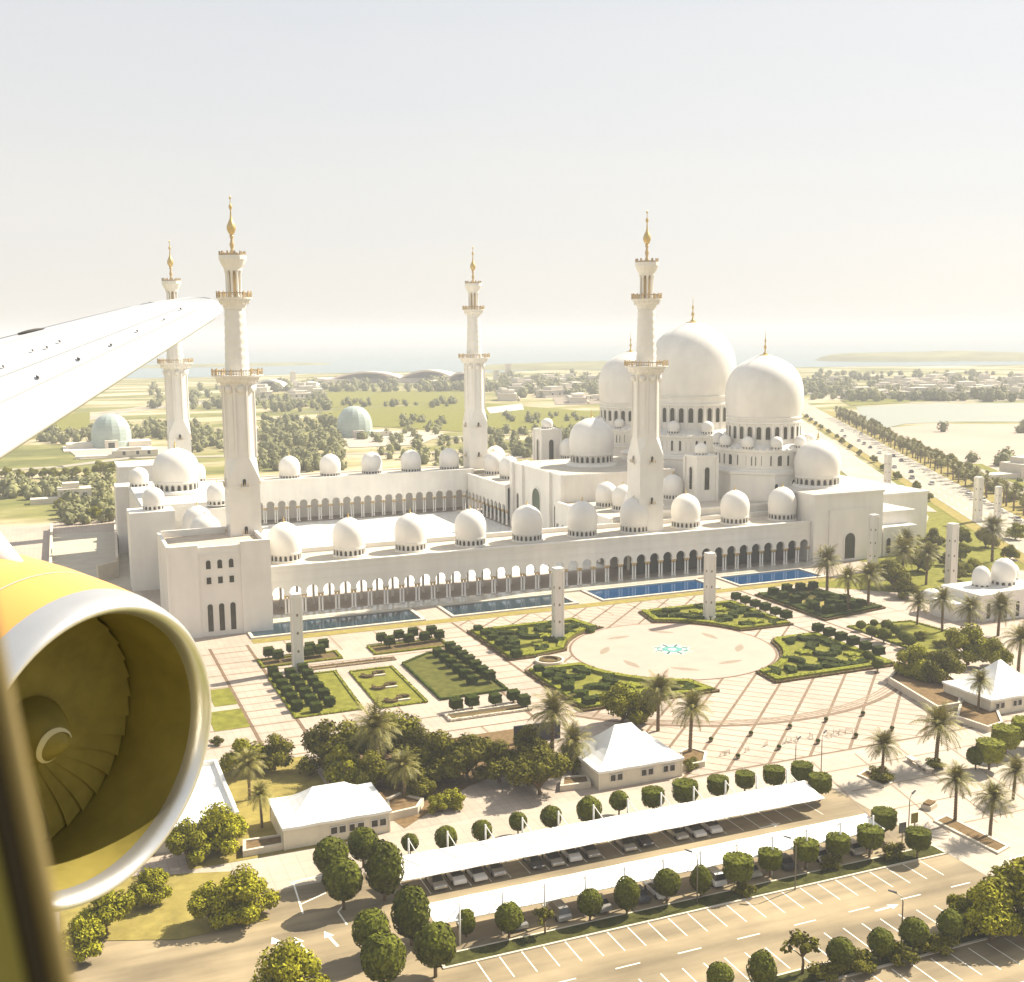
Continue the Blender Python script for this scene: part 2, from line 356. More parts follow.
for off in (0.6, 5.2, 10, 14.8, 19.4, 40):
    for t in range(-150, 620, 12):
        p = A0+hwn*off+hwd*t; mbk.strip(p, p+hwd*5, 0.3, 0.33)
structure(mbk.build('lane_marking', M_paint))
# pale roads and lots in the middle distance
def roadpx(pts, wdt, z=0.14, m=None, name='road'):
    P = [Vector(G2(*p)) for p in pts]; mb = MB()
    for a,b in zip(P, P[1:]): mb.strip(a, b+(b-a).normalized()*wdt*.2, wdt, z)
    return structure(mb.build(name, m or M_road))
roadpx([(-40,452),(30,433),(110,414),(200,402),(330,398)], 16)
roadpx([(-40,440),(60,419),(150,406),(260,396)], 9, 0.16)
roadpx([(-60,474),(60,467),(130,458),(240,456),(330,455),(420,452),(520,456)], 9, 0.18)
roadpx([(300,430),(400,424),(520,418),(610,412)], 6, 0.2)
roadpx([(300,412),(430,408),(600,404)], 5, 0.22)
roadpx([(340,446),(470,436),(600,432)], 7, 0.24)
roadpx([(470,462),(540,456),(610,440)], 8, 0.26)
roadpx([(800,392),(880,404),(1024,400)], 10, 0.28)
for i,(poly,m) in enumerate([
    ([(320,412),(460,402),(600,412),(600,428),(460,432),(330,424)], M_lawn),
    ([(250,395),(330,392),(470,390),(480,402),(330,408),(250,404)], M_lawn),
    ([(330,437),(400,431),(445,434),(420,445),(350,448)], M_terrace),
    ([(70,452),(110,446),(170,447),(170,455),(80,460)], M_terrace),
    ([(0,420),(90,412),(90,428),(0,440)], M_lawn),
    ([(840,400),(910,396),(910,403),(850,406)], M_lawn),
    ([(486,408),(522,404),(524,410),(490,414)], M_roof),
    ([(552,396),(604,394),(606,404),(556,405)], M_grey)]):
    flat('lawn' if m is M_lawn else 'paved_lot', [G2(*p) for p in poly], 0.30+0.03*i, m)

# grounds of the mosque
PLX0, PLX1 = -70, 222
flat('plaza', [(PLX0,-146),(118,-146),(150,-120),(PLX1,-100),(PLX1,176),(PLX0,176)], 0.04, M_pave)
flat('forecourt', [(-47.5,36),(-24,20),(-24,146),(-47.5,150)], 0.07, M_terrace)
flat('pavement', [(66,-260),(150,-260),(215,-100),(150,-120),(118,-146),(-60,-146),(-60,-156.5),(66,-156.5)], 0.045, M_pavew)
flat('car_park', [(-150,-156.5),(66,-156.5),(66,-181),(69,-186),(69,-260),(-150,-260)], 0.03, M_asph)
flat('car_park', [(-150,-156.5),(-60,-156.5),(-60,-100),(-150,-100)], 0.03, M_asph)

bands = MB(); bt = MB()
ZB = 0.06
for X in (-14.2, -5.6, 36.0, 45.4, 121.5, 131.0):
    bands.strip((X,-33.5), (X,-108.3), 0.7, ZB)
ys = [-38.6-8.75*k for k in range(9)]
for k,Y in enumerate(ys):
    for a,b in ((-14,-5.8),(36.2,45.2),(121.7,130.8),(-40,-14.4)):
        bt.strip((a,Y), (b,Y), 0.55, ZB); 
        if a > -40: bt.strip((a,Y+4.37), (b,Y+4.37), 0.25, ZB)
for Y in (-56.0, -99.6, -108.3):
    bands.strip((-5.4,Y),(35.8,Y), 0.4, ZB)
for X in (3, 14, 25): bt.strip((X,-33.5),(X,-47),0.35,ZB); bt.strip((X,-108.5),(X,-118),0.4,ZB); bt.strip((X,-91.5),(X,-100),0.4,ZB)
for X in range(50, 122, 9): bt.strip((X,-33.5),(X,-43.5),0.35,ZB)
bx = (46.2, 121.0, -145, -33.5)
for k in range(-16, 13):
    s = 191.3+8.3*k; c = clip_line((s-260,-260),(s+60,60), bx)
    if c: bands.strip(c[0], c[1], 0.55, ZB)
for k in range(-24, 40):
    s = -33.0+4.15*k; c = clip_line((s+260,-260),(s-60,60), bx)
    if c: bt.strip(c[0], c[1], 0.22, ZB+0.003)
bands.strip((46,-145.0),(118,-145.0),0.5,ZB+0.006)
for X in range(70, 150, 9): bt.strip((X,-147),(X-8,-178),0.3,ZB)
for Y in (-152,-160,-168,-176): bt.strip((68,Y),(110,Y),0.3,ZB+.004)
for X in range(135, 220, 10): bt.strip((X,-34),(X,-100),0.3,ZB)
for Y in range(-100, -34, 10): bt.strip((132,Y),(220,Y),0.3,ZB+.004)
for X in range(-66, -26, 10): bt.strip((X,-30),(X,-140),0.3,ZB)
def ring(mb, c, r0, r1, z, a0=0.0, a1=360.0, n=96, mi=0):
    vs = []; fs = []
    for i in range(n+1):
        a = RAD(a0+(a1-a0)*i/n); vs += [(c[0]+r0*math.cos(a),c[1]+r0*math.sin(a),z),(c[0]+r1*math.cos(a),c[1]+r1*math.sin(a),z)]
    for i in range(n): fs.append((2*i,2*i+1,2*i+3,2*i+2))
    mb.add(vs, fs, mi)
CC = (83.4,-77.6)
ring(bands, CC, 50.9, 51.9, 0.075, 218, 318); 
for r in (50.1, 49.3, 48.6): ring(bt, CC, r, r+0.35, 0.075, 218, 318)
structure(bands.build('paving_band', M_band)); structure(bt.build('paving_joint', M_bandt))
# round medallion court
ring_mb = MB().sheet(ell(*CC, 23.6, 23.6, n=96), 0.08); structure(ring_mb.build('court_border', M_band))
d = MB().sheet(ell(*CC, 23.1, 23.1, n=96), 0.09); structure(d.build('round_court', M_disc))
m_ = MB()
for k in range(8):
    a = RAD(25+45*k); r = 15.5; c = (CC[0]+r*math.cos(a), CC[1]+r*math.sin(a))
    pts = []
    for i in range(20):
        t = 2*math.pi*i/20; u = 3.2*math.cos(t); v = 1.0*math.sin(t)*(1-0.35*abs(math.cos(t)))
        pts.append((c[0]+u*math.cos(a+1.2)-v*math.sin(a+1.2), c[1]+u*math.sin(a+1.2)+v*math.cos(a+1.2)))
    m_.sheet(pts, 0.10)
structure(m_.build('inlay', M_grey))
m_ = MB(); star = [(CC[0]+(3.6 if i%2 else 5.0)*math.cos(RAD(22.5*i)), CC[1]+(3.6 if i%2 else 5.0)*math.sin(RAD(22.5*i))) for i in range(16)]
m_.sheet(star, 0.10, 0)
ring(m_, CC, 3.1, 3.5, 0.115, n=40, mi=1); ring(m_, CC, 1.0, 2.3, 0.115, n=40, mi=1)
for k in range(8):
    a = RAD(45*k); m_.strip((CC[0]+2.2*math.cos(a),CC[1]+2.2*math.sin(a)), (CC[0]+4.4*math.cos(a),CC[1]+4.4*math.sin(a)), 0.5, 0.12, 2)
structure(m_.build('star_medallion', [mat('pale_mosaic',(0.52,0.52,0.46),0.5), M_teal, mat('dark_mosaic',(0.05,0.10,0.07),0.5)]))

# pools in front of the long arcade
POOLS = [(-3,39.3),(48,82.3),(91,126.7),(134.5,163)]
for i,(a,b) in enumerate(POOLS):
    wtr = structure(MB().sheet([(a,-28),(b,-28),(b,-16.6),(a,-16.6)], 0.10).build('pool', M_poolg if i < 2 else M_pool))
    rim = MB()
    rim.box(a-.8,b+.8,-29.0,-28,0.02,0.42); rim.box(a-.8,b+.8,-16.6,-15.6,0.02,0.42); rim.box(a-.8,a,-28,-16.6,0.02,0.42); rim.box(b,b+.8,-28,-16.6,0.02,0.42)
    rim.build('rim', M_planter, wtr)
flat('lawn_strip', [(-4,-33.2),(165,-33.2),(165,-29.4),(-4,-29.4)], 0.10, M_lawnd)
structure(MB().box(2.7,172,-15.5,-9.2,0.04,0.5).build('arcade_terrace', mat('polished_terrace',(0.50,0.46,0.37),0.12,var=0.06,scale=0.3)))
flat('courtyard', [(4,9.2),(111.8,9.2),(111.8,136.4),(4,136.4)], 0.2, M_court)

# stalls and arrows on the car park
pm = MB(); zP = 0.045
for k in range(24): X = -3.9+2.82*k; pm.strip((X,-182.6),(X,-187.6),0.16,zP)
for k in range(22): X = 6+2.82*k; pm.strip((X,-193.5),(X,-198.4),0.16,zP)
for k in range(26): X = -6+2.82*k; pm.strip((X,-203.0),(X,-208.0),0.16,zP)
for k in range(9): pm.strip((2+8.2*k,-190.6),(5.2+8.2*k,-190.6),0.2,zP)
for k in range(7): pm.strip((-2+8.2*k,-170.2),(-.2+8.2*k,-170.2),0.25,zP)
pm.strip((40,-211),(80,-211),.5,zP)
for k in range(24): X = -6.5+2.82*k; pm.strip((X,-160.5),(X,-165.4),0.12,zP)
def arrow(x, y, ang, s=1.0):
    c, si = math.cos(ang), math.sin(ang); P = lambda u,v: (x+(u*c-v*si)*s, y+(u*si+v*c)*s)
    pm.sheet([P(-1.6,-.14),(P(.4,-.14)),P(.4,.14),P(-1.6,.14)], zP); pm.sheet([P(.4,-.5),P(1.6,0),P(.4,.5)], zP+.002)
for (px,py) in ((331,939),(301,945),(278,945)): p = at(px,py); arrow(p.x,p.y,RAD(100),1.3)
for (px,py) in ((887,908),(770,826)): p = at(px,py); arrow(p.x,p.y,RAD(3),1.2)
for q in (((290,883),(325,875)),((293,882),(303,914)),((300,905),(326,893)),((338,912),(347,925)),((338,912),(344,905))):
    a,b = at(*q[0]),at(*q[1]); pm.strip(a,b,0.22,zP+.004)
structure(pm.build('parking_marking', M_paint))
kb = MB(); kb.box(-8,66,-183.0,-180.0,0.03,0.17); kb.box(14,69,-202.4,-199.0,0.03,0.17); kb.box(-6,65,-156.8,-156.3,0.03,0.17)
structure(kb.build('kerb_island', M_planter))
flat('planting_strip', [(-7.6,-182.7),(65.6,-182.7),(65.6,-180.3),(-7.6,-180.3)], 0.19, M_cover)
flat('planting_strip', [(14.4,-202.1),(68.6,-202.1),(68.6,-199.3),(14.4,-199.3)], 0.19, M_cover)
flat('planting_strip', [(-8,-156.2),(66,-156.2),(66,-150.8),(-8,-150.8)], 0.06, M_pavew)
flat('lawn', [(-19,-65.5),(-14.5,-65.5),(-14.5,-76.8),(-19,-76.8)], 0.09, M_lawn); flat('lawn', [(-21,-79.8),(-14.5,-79.8),(-14.5,-91.2),(-21,-91.2)], 0.09, M_lawn)
flat('lawn', [(-32,-146),(-8,-146),(-8,-110),(-32,-110)], 0.08, M_lawnd)
flat('lawn', [(-1,-145),(13,-134),(32,-126),(34,-112),(-8,-112)], 0.09, M_soil)
flat('lawn', [(150,-35),(215,-20),(215,-50),(172,-56)], 0.09, M_lawn)
flat('lawn', [(188,-12),(222,20),(262,10),(240,-45),(196,-42)], 0.11, M_lawn)
flat('garden_lawn', [(222,-40),(262,-14),(300,50),(345,130),(320,160),(250,60),(222,24)], 0.13, M_lawn)
flat('paved_lot', [(216,40),(246,66),(318,170),(330,240),(216,240)], 0.12, M_pavew)
flat('lawn', [(225,70),(242,74),(285,140),(250,150)], 0.15, M_lawn); flat('garden_path', [(222,6),(226,2),(268,44),(322,120),(317,124),(262,48)], 0.16, M_pavew); flat('garden_path', [(230,-34),(236,-38),(290,30),(285,34)], 0.16, M_pavew)
flat('lawn', [G2(*p) for p in ((60,880),(230,872),(270,920),(180,940),(60,942))], 0.10, M_lawnd)

# ------------------------------------------------------------------ mosque parts
def dome_prof(R, H, n=16):
    """slightly bulging dome that ends in a soft point; R = greatest radius, H = height"""
    out = []
    for i in range(n+1):
        t = i/n; th = t*math.pi/2
        if t < 0.25: r = 0.945+0.055*math.sin(t/0.25*math.pi/2); z = t/0.25*0.31
        else:
            u = (t-0.25)/0.75; z = math.sin(u*math.pi/2); r = max(0,1-z**2.35)**0.44
            z = 0.31+0.65*z+.04*max(0,(z-.9)/.1)**2
        out.append((max(r*R,0.02), z*H))
    return out
def finial(mb, c, h, r, mi=0):
    mb.lathe([(r*.9,0),(r*1.0,.05*h),(r*.45,.10*h),(r*.25,.2*h),(r*.6,.28*h),(r*.62,.33*h),(r*.22,.40*h),(r*.2,.48*h),(r*.4,.54*h),(r*.38,.58*h),(r*.12,.66*h),(r*.1,.8*h),(r*.02,h)], 10, c, mi)
def arch_wall(mb, o, along, L, nb, zs, ztop, thick, r=None, mi=0, open_frac=0.36):
    """wall from o along a direction with nb horseshoe arches springing at zs; thick goes to the left of the direction"""
    ax, ay = along; nx, ny = -ay, ax; w_ = L/nb; r = r or w_*open_frac; N = 12
    for b in range(nb):
        c = w_*(b+.5); zc = zs+r*.5
        arc = [(c-r*.866, zs)]+[(c+r*math.cos(RAD(210-240*i/N)), zc+r*math.sin(RAD(210-240*i/N))) for i in range(1,N)]+[(c+r*.866, zs)]
        out = [(w_*b,zs)]+arc+[(w_*(b+1),zs),(w_*(b+1),ztop),(w_*b,ztop)]
        n = len(out)
        f_ = [(o[0]+ax*s, o[1]+ay*s, z) for s,z in out]; k_ = [(o[0]+ax*s+nx*thick, o[1]+ay*s+ny*thick, z) for s,z in out]
        mb.add(f_, [list(range(n))], mi); mb.add(k_, [list(range(n))[::-1]], mi)
        m2 = len(arc)+2; mb.add(f_[:m2]+k_[:m2], [[i+1,i,m2+i,m2+i+1] for i in range(m2-1)], mi)
    e = [(o[0],o[1]),(o[0]+nx*thick,o[1]+ny*thick)]; q = [(p[0]+ax*L,p[1]+ay*L) for p in e]
    mb.add([(*e[0],zs),(*e[1],zs),(*e[1],ztop),(*e[0],ztop)], [(0,3,2,1)], mi); mb.add([(*q[0],zs),(*q[1],zs),(*q[1],ztop),(*q[0],ztop)], [(0,1,2,3)], mi)
    mb.add([(*e[0],ztop),(*q[0],ztop),(*q[1],ztop),(*e[1],ztop)], [(0,1,2,3)], mi)
def window(parent, c, nrm, wdt, h, arch=True, frame=0.22, name='window', glass=None):
    """arched window standing a little proud of the wall; c = middle of the sill on the wall face"""
    nx, ny = nrm; ax, ay = -ny, nx
    def outl(hw, z0, hh):
        if not arch: return [(-hw,z0),(hw,z0),(hw,hh),(-hw,hh)]
        sp = hh-hw; return [(-hw,z0),(hw,z0)]+[(hw*math.cos(RAD(180*i/8)), sp+hw*1.0*math.sin(RAD(180*i/8))) for i in range(9)]
    W = lambda s,z,d: (c[0]+ax*s+nx*d, c[1]+ay*s+ny*d, c[2]+z)
    mb = MB(); inn = outl(wdt/2, 0, h); ou = outl(wdt/2+frame, -frame*.6, h+frame); n = len(inn); D = 0.22
    vs = [W(s,z,D) for s,z in ou]+[W(s,z,D) for s,z in inn]+[W(s,z,-.02) for s,z in ou]+[W(s,z,.02) for s,z in inn]
    fs = []
    for i in range(n):
        j = (i+1)%n; fs += [(i,j,n+j,n+i),(2*n+i,2*n+j,j,i),(n+i,n+j,3*n+j,3*n+i)]
    mb.add(vs, fs, 0)
    mb.add([W(s,z,.03) for s,z in inn], [list(range(n))], 1)
    return mb.build(name, [M_marble, glass or M_dark], parent)
def small_dome(parent, c, R, H, dh, nwin=20, fin=True, name='dome'):
    """dome > drum, finial: a dome on a drum ringed with little openings"""
    x, y, z = c
    dm = MB(); dm.lathe(dome_prof(R,H), 32, (x,y,z+dh), 0, cap=False)
    o = dm.build(name, M_marble2, parent)
    dr = MB(); rr = R*.93
    dr.lathe([(rr*1.10,0),(rr*1.10,.18*dh),(rr*.97,.2*dh),(rr*.97,.82*dh),(rr*1.05,.85*dh),(rr*1.05,dh+.02),(rr*.9,dh+.05)], 32, (x,y,z), 0, smooth=False)
    for i in range(nwin):
        a = 2*math.pi*(i+.5)/nwin; hw = math.pi*rr*.97/nwin*.5
        u = (-math.sin(a), math.cos(a)); b = (x+rr*1.0*math.cos(a), y+rr*1.0*math.sin(a))
        zz = (z+.22*dh, z+.62*dh, z+.78*dh)
        dr.add([(b[0]-u[0]*hw,b[1]-u[1]*hw,zz[0]),(b[0]+u[0]*hw,b[1]+u[1]*hw,zz[0]),(b[0]+u[0]*hw,b[1]+u[1]*hw,zz[1]),(b[0],b[1],zz[2]),(b[0]-u[0]*hw,b[1]-u[1]*hw,zz[1])], [(0,1,2,3,4)], 1)  # flat panel, shade of the opening put into its colour
        a2 = 2*math.pi*i/nwin; dr.cbox(x+rr*1.0*math.cos(a2), y+rr*1.0*math.sin(a2), z+.18*dh, hw*.8, hw*.8, .66*dh, 0, a2)
    dr.build('drum', [M_marble, M_shadow], o)
    if fin:
        fb = MB(); finial(fb, (x,y,z+dh+H*.985), max(R*.42,1.0), R*.10); fb.build('finial', M_gold, o)
    return o
def lift(c, d): return (c[0]+d[0], c[1]+d[1], c[2]+d[2])

# ---- minarets
def minaret(loc, label, flip=False):
    t = thing('minaret', label, 'minaret', loc, 'minarets of the mosque')
    x, y, z = loc; A = 3.95
    b = MB(); b.box(x-A,x+A,y-A,y+A,z,z+35.5)
    zz = z+35.5; zt = z+41; R8 = 3.75/math.cos(RAD(22.5)); hb = R8*math.sin(RAD(22.5)); ap = 3.75
    sq = [(x+A,y-A),(x+A,y+A),(x-A,y+A),(x-A,y-A)]
    oc = [(x+R8*math.cos(RAD(22.5+45*k-45)), y+R8*math.sin(RAD(22.5+45*k-45))) for k in range(8)]  # starts at -22.5
    vs = [(p[0],p[1],zz) for p in sq]+[(p[0],p[1],zt) for p in oc]
    b.add(vs, [(0,1,5,4),(1,2,7,6),(2,3,9,8),(3,0,11,10),(1,6,5),(2,8,7),(3,10,9),(0,4,11)])
    b.box(x-A-.12,x+A+.12,y-A-.12,y+A+.12,z+20.6,z+21.1); b.box(x-A-.12,x+A+.12,y-A-.12,y+A+.12,z+33.6,z+34.0)
    b.build('square_shaft', M_marble, t)
    o8 = MB(); o8.lathe([(R8,41),(R8*.985,60.0)], 8, loc, smooth=False, phase=RAD(22.5))
    for k in range(8):                                         # raised ribs and a sunk panel on each face
        a = RAD(22.5+45*k); o8.cbox(x+R8*.985*math.cos(a), y+R8*.985*math.sin(a), z+41, .55, .55, 18.6, 0, a)
        a = RAD(45*k); px, py = x+ap*.995*math.cos(a), y+ap*.995*math.sin(a)
        for s_ in (-1,1): o8.cbox(px-s_*.9*math.sin(a), py+s_*.9*math.cos(a), z+42.5, .16, .14, 14.5, 0, a)
        o8.lathe([(.0,0),(.9,.4),(1.0,2.0)], 8, (x+ap*math.cos(a)*1.0, y+ap*math.sin(a)*1.0, z+57.5))
    o8.build('octagonal_shaft', M_marble, t)
    def gallery(z0, r_in, r_out, hc, n=16):
        g = MB(); g.lathe([(r_in,z0-hc),(r_in*1.12,z0-hc*.6),(r_in+.5*(r_out-r_in),z0-hc*.45),(r_in+.62*(r_out-r_in),z0-hc*.2),(r_out*.97,z0-.35),(r_out,z0-.3),(r_out,z0),(r_in,z0)], n, loc, smooth=False, phase=RAD(180/n))
        for k in range(n):
            a = 2*math.pi*k/n; rm = r_in+.45*(r_out-r_in); g.lathe([(.05,-hc*.6),(.4,-hc*.35),(.55,-.3)], 6, (x+rm*math.cos(a), y+rm*math.sin(a), z+z0))
        o = g.build('gallery', M_marble, t)
        rl = MB(); rr = r_out-.15
        for k in range(n):
            a = 2*math.pi*k/n; a1 = 2*math.pi*(k+1)/n
            rl.cbox(x+rr*math.cos(a), y+rr*math.sin(a), z+z0, .28, .28, 1.6, 1, a)
            p = (x+rr*math.cos(a), y+rr*math.sin(a)); q = (x+rr*math.cos(a1), y+rr*math.sin(a1))
            d = Vector((q[0]-p[0], q[1]-p[1])); L = d.length; d /= L; an = math.atan2(d.y,d.x)
            m_ = ((p[0]+q[0])/2, (p[1]+q[1])/2)
            rl.cbox(m_[0], m_[1], z+z0+1.0, L-.3, .12, .25, 0, an)
            for j in (-.3,0,.3): rl.cbox(m_[0]+d.x*L*j, m_[1]+d.y*L*j, z+z0, .14, .1, 1.0, 0, an)
        rl.build('railing', [M_rail, M_goldpale], o)
        return o
    gallery(62.2, 3.9, 6.5, 3.6)
    rs = MB(); rs.lathe([(3.05,62.2)]+[(3.0-.012*k, 62.8+.4*k) for k in range(40)]+[(2.6,78.8)], 40, loc,
        disp=lambda a,zq: 1+.022*(1 if (math.sin(6*a+zq*1.5)*math.sin(6*a-zq*1.5)) > 0 else -1))
    rs.build('round_shaft', M_marble, t)
    gallery(81.7, 2.65, 4.5, 3.0, 16)
    ln = MB(); ln.lathe([(1.0,81.7),(1.0,90)], 12, loc); ln.build('lantern_core', M_goldpale, t)
    for k in range(8):
        a = RAD(22.5+45*k); c = MB(); c.lathe([(.42,81.7),(.42,82.2),(.3,82.4),(.28,87.6),(.45,88.2),(.5,88.6)], 8, (x+1.75*math.cos(a), y+1.75*math.sin(a), z)); c.build('lantern_column', M_marble, t)
    cp = MB(); cp.lathe([(2.25,88.4),(2.3,89.0),(2.9,90.0),(3.35,91.0),(3.45,91.2),(3.45,92.2),(1.2,92.4)], 16, loc, smooth=False); cpo = cp.build('lantern_roof', M_marble, t)
    mr = MB(); mr.lathe([(3.36,92.2),(3.36,92.6),(3.04,92.6),(3.04,92.2)], 24, loc, smooth=False, cap=False)
    for k in range(12):
        a = RAD(30*k); mr.cbox(x+3.2*math.cos(a), y+3.2*math.sin(a), z+92.25, .5, .36, 1.0, 0, a+math.pi/2)
    mr.build('merlon_ring', M_rail, cpo)
    fi = MB(); fi.lathe([(.75,92.3),(.6,93.2),(.35,93.8),(.55,94.6),(.62,95.0),(.4,95.7),(.3,96.2),(.55,96.9),(.5,97.2)], 12, loc, 1)
    fi.lathe([(.35,97.2),(.8,97.9),(1.15,98.7),(1.12,99.5),(.75,100.4),(.35,101.2),(.22,102.2),(.14,103.4),(.45,104.0),(.42,104.5),(.12,105),(.07,106.0),(.3,106.3),(.05,107.2)], 14, loc, 0)
    fi.build('finial', [M_gold, M_goldpale], t)
    for zb in (22.9, 35.2):                                    # little balconies with a dark door on each side of the square shaft
        for (nx,ny) in ((0,-1),(-1,0),(1,0),(0,1)):
            bx_, by_ = x+nx*A, y+ny*A; bb = MB(); u = (-ny,nx)
            bb.box(bx_-abs(u[0])*1.0-abs(nx)*.7, bx_+abs(u[0])*1.0+abs(nx)*.7, by_-abs(u[1])*1.0-abs(ny)*.7, by_+abs(u[1])*1.0+abs(ny)*.7, z+zb-1.9, z+zb-1.55)
            for s_ in (-1,0,1): bb.cbox(bx_+u[0]*s_*.85+nx*.62, by_+u[1]*s_*.85+ny*.62, z+zb-1.55, .16, .16, 1.0, 1)
            bb.box(bx_+u[0]*-.9+nx*.60-abs(nx)*.05, bx_+u[0]*.9+nx*.60+abs(nx)*.05, by_+u[1]*-.9+ny*.60-abs(ny)*.05, by_+u[1]*.9+ny*.60+abs(ny)*.05, z+zb-.65, z+zb-.5, 1) if False else None
            bo = bb.build('balcony', [M_marble, M_goldpale], t)
            window(bo, (bx_,by_,z+zb-1.5), (nx,ny), .9, 2.0, True, .15, 'door')
    return t
minaret((0,0,0), 'tallest looking white minaret rising from the blocky corner pavilion at the near left')
minaret((119,0,0), 'white minaret standing in front of the biggest domes above the row of small domes')
minaret((119,145.6,0), 'white minaret between the far arcade and the prayer hall, alone against the fields')
minaret((0,145.6,0), 'far white minaret partly hidden behind the aircraft wing')

# ---- long arcade facing the pools
AX0, AX1 = 4.4, 171.9
def columns(parent, pts, h, r=0.26, gold=True):
    for (cx_, cy_, axx, ayy) in pts:
        c = MB()
        for s_ in (-.42,.42):
            c.lathe([(r*1.5,0),(r*1.5,.35),(r,.5),(r*.92,h-.9)], 8, (cx_+axx*s_, cy_+ayy*s_, 0.45))
        o = c.build('column_pair', M_marble, parent)
        g = MB()
        for s_ in (-.42,.42): g.lathe([(r*.95,h-.9),(r*1.5,h-.45),(r*2.0,h-.15),(r*1.7,h)], 8, (cx_+axx*s_, cy_+ayy*s_, 0.45))
        g.build('capital', M_goldpale, o)
arc = thing('arcade', 'long white arcade of horseshoe arches beside the blue pools', 'arcade', ((AX0+AX1)/2,-10,0), 'arcades round the courtyard')
wl = MB(); arch_wall(wl, (AX0,-10), (1,0), AX1-AX0, 38, 5.5, 13.0, 0.9, r=1.55)
wl.box(AX0,AX1,-10.25,-9.0,13.0,13.5); wl.box(AX0,AX1,-10.12,-10.0,11.6,11.8); wl.box(AX0,AX1,-10.08,-10.0,9.2,9.35)
wl.build('arched_wall', M_marble, arc)
bay = (AX1-AX0)/38
columns(arc, [(AX0+bay*k,-9.55,1,0) for k in range(39)], 5.05)
rf = MB(); rf.box(AX0,AX1,-9.0,9.0,12.4,12.9); rf.build('roof', M_roof, arc)
bw = MB(); arch_wall(bw, (AX0,8.1), (1,0), 110-AX0, 24, 5.5, 12.4, 0.9, r=1.55)
bw.box(110,AX1,7.6,8.6,0.3,12.4); bw.box(AX0,AX1,7.9,9.1,12.95,14.2); bw.build('courtyard_wall', M_marble, arc)
for k in range(0,25): md = MB(); md.lathe([(.5,0.4),(.35,.8),(.35,11),(.7,12.4)], 8, (AX0+bay*k, -0.8, 0)); md.build('inner_column', M_marble, arc)
bh = MB(); bh.box(112,AX1,-4.2,-3.6,.3,12.35); bh.build('back_wall', M_shadow, arc)  # wall coloured near-black to stand for shade inside the arcade
DX = [10.4,27.8,45.2,62.8,80.2,97.8,115.2,132.8,150.4,168.0]
for k,X in enumerate(DX): small_dome(arc, (X,-0.5,12.9), 4.5, 7.9, 2.5)
# low stone benches along the arcade line
flat('arcade_floor', [(AX0,-9.2),(AX1,-9.2),(AX1,9.2),(AX0,9.2)], 0.46, M_pave)

# ---- far arcade across the courtyard
fa = thing('arcade', 'far white arcade across the bright courtyard with a row of small domes', 'arcade', (58,145,0), 'arcades round the courtyard')
wl = MB(); arch_wall(wl, (4,137), (1,0), 111, 26, 6.6, 16.6, 0.9, r=1.55); wl.box(4,115,136.7,138,16.6,17.2); wl.box(4,115,153,154,0,17.0); wl.build('arched_wall', M_marble, fa)
columns(fa, [(4+111/26*k,137.4,1,0) for k in range(27)], 6.1)
rf = MB(); rf.box(4,124,137.9,153,15.9,16.4); rf.build('roof', M_roof, fa)
fb_ = MB(); fb_.box(4,124,147,147.5,.2,15.9); fb_.build('back_wall', M_marble, fa)
for X in (23.6,41.3,57.5,74.5,91.0,107.5,128): small_dome(fa, (X,146,16.4), 4.2, 7.3, 1.6)
# ---- arcade at the prayer hall end of the courtyard
wa = thing('arcade', 'white arcade with dark arches at the prayer hall end of the courtyard', 'arcade', (118,73,0), 'arcades round the courtyard')
wl = MB()
for q in (50,136):
    wl = MB(); arch_wall(wl, (112,q), (0,-1), 41, 10, 6.0, 15.0, 0.9, r=1.5); wl.box(111.7,112.9,q-41,q,15,15.6); wl.build('arched_wall', M_marble, wa)
    rf = MB(); rf.box(112.9,132,q-40.8,q+(0 if q == 50 else 2),14.3,14.7); rf.build('roof', M_roof, wa)
    bk = MB(); bk.box(118,118.5,q-41,q,0.2,14.3); bk.build('back_wall', M_shadow, wa)  # near-black wall colour stands in for the shade behind these arches
columns(wa, [(112.4,9+4.1*k,0,1) for k in range(11)]+[(112.4,95+4.1*k,0,1) for k in range(11)], 5.5)
for Y in (13,): small_dome(wa, (123,Y,14.7), 3.8, 7.0, 2.2)
for Y in (100,117,134): small_dome(wa, (122.5,Y,14.7), 4.0, 7.2, 2.2)
# ---- arcade at the entrance end
ea = thing('arcade', 'white arcade beside the gatehouse at the left end of the courtyard', 'arcade', (-6,73,0), 'arcades round the courtyard')
for q in (5,108): wl = MB(); wl.box(-16,3.2,q,q+33,0,14.6); wl.build('wall', M_marble, ea)
for Y in (14,31): small_dome(ea, (-8.0,Y,14.6), 4.2, 7.6, 2.4)
for Y in (115,131): small_dome(ea, (-6.0,Y,14.6), 4.2, 7.6, 2.4)

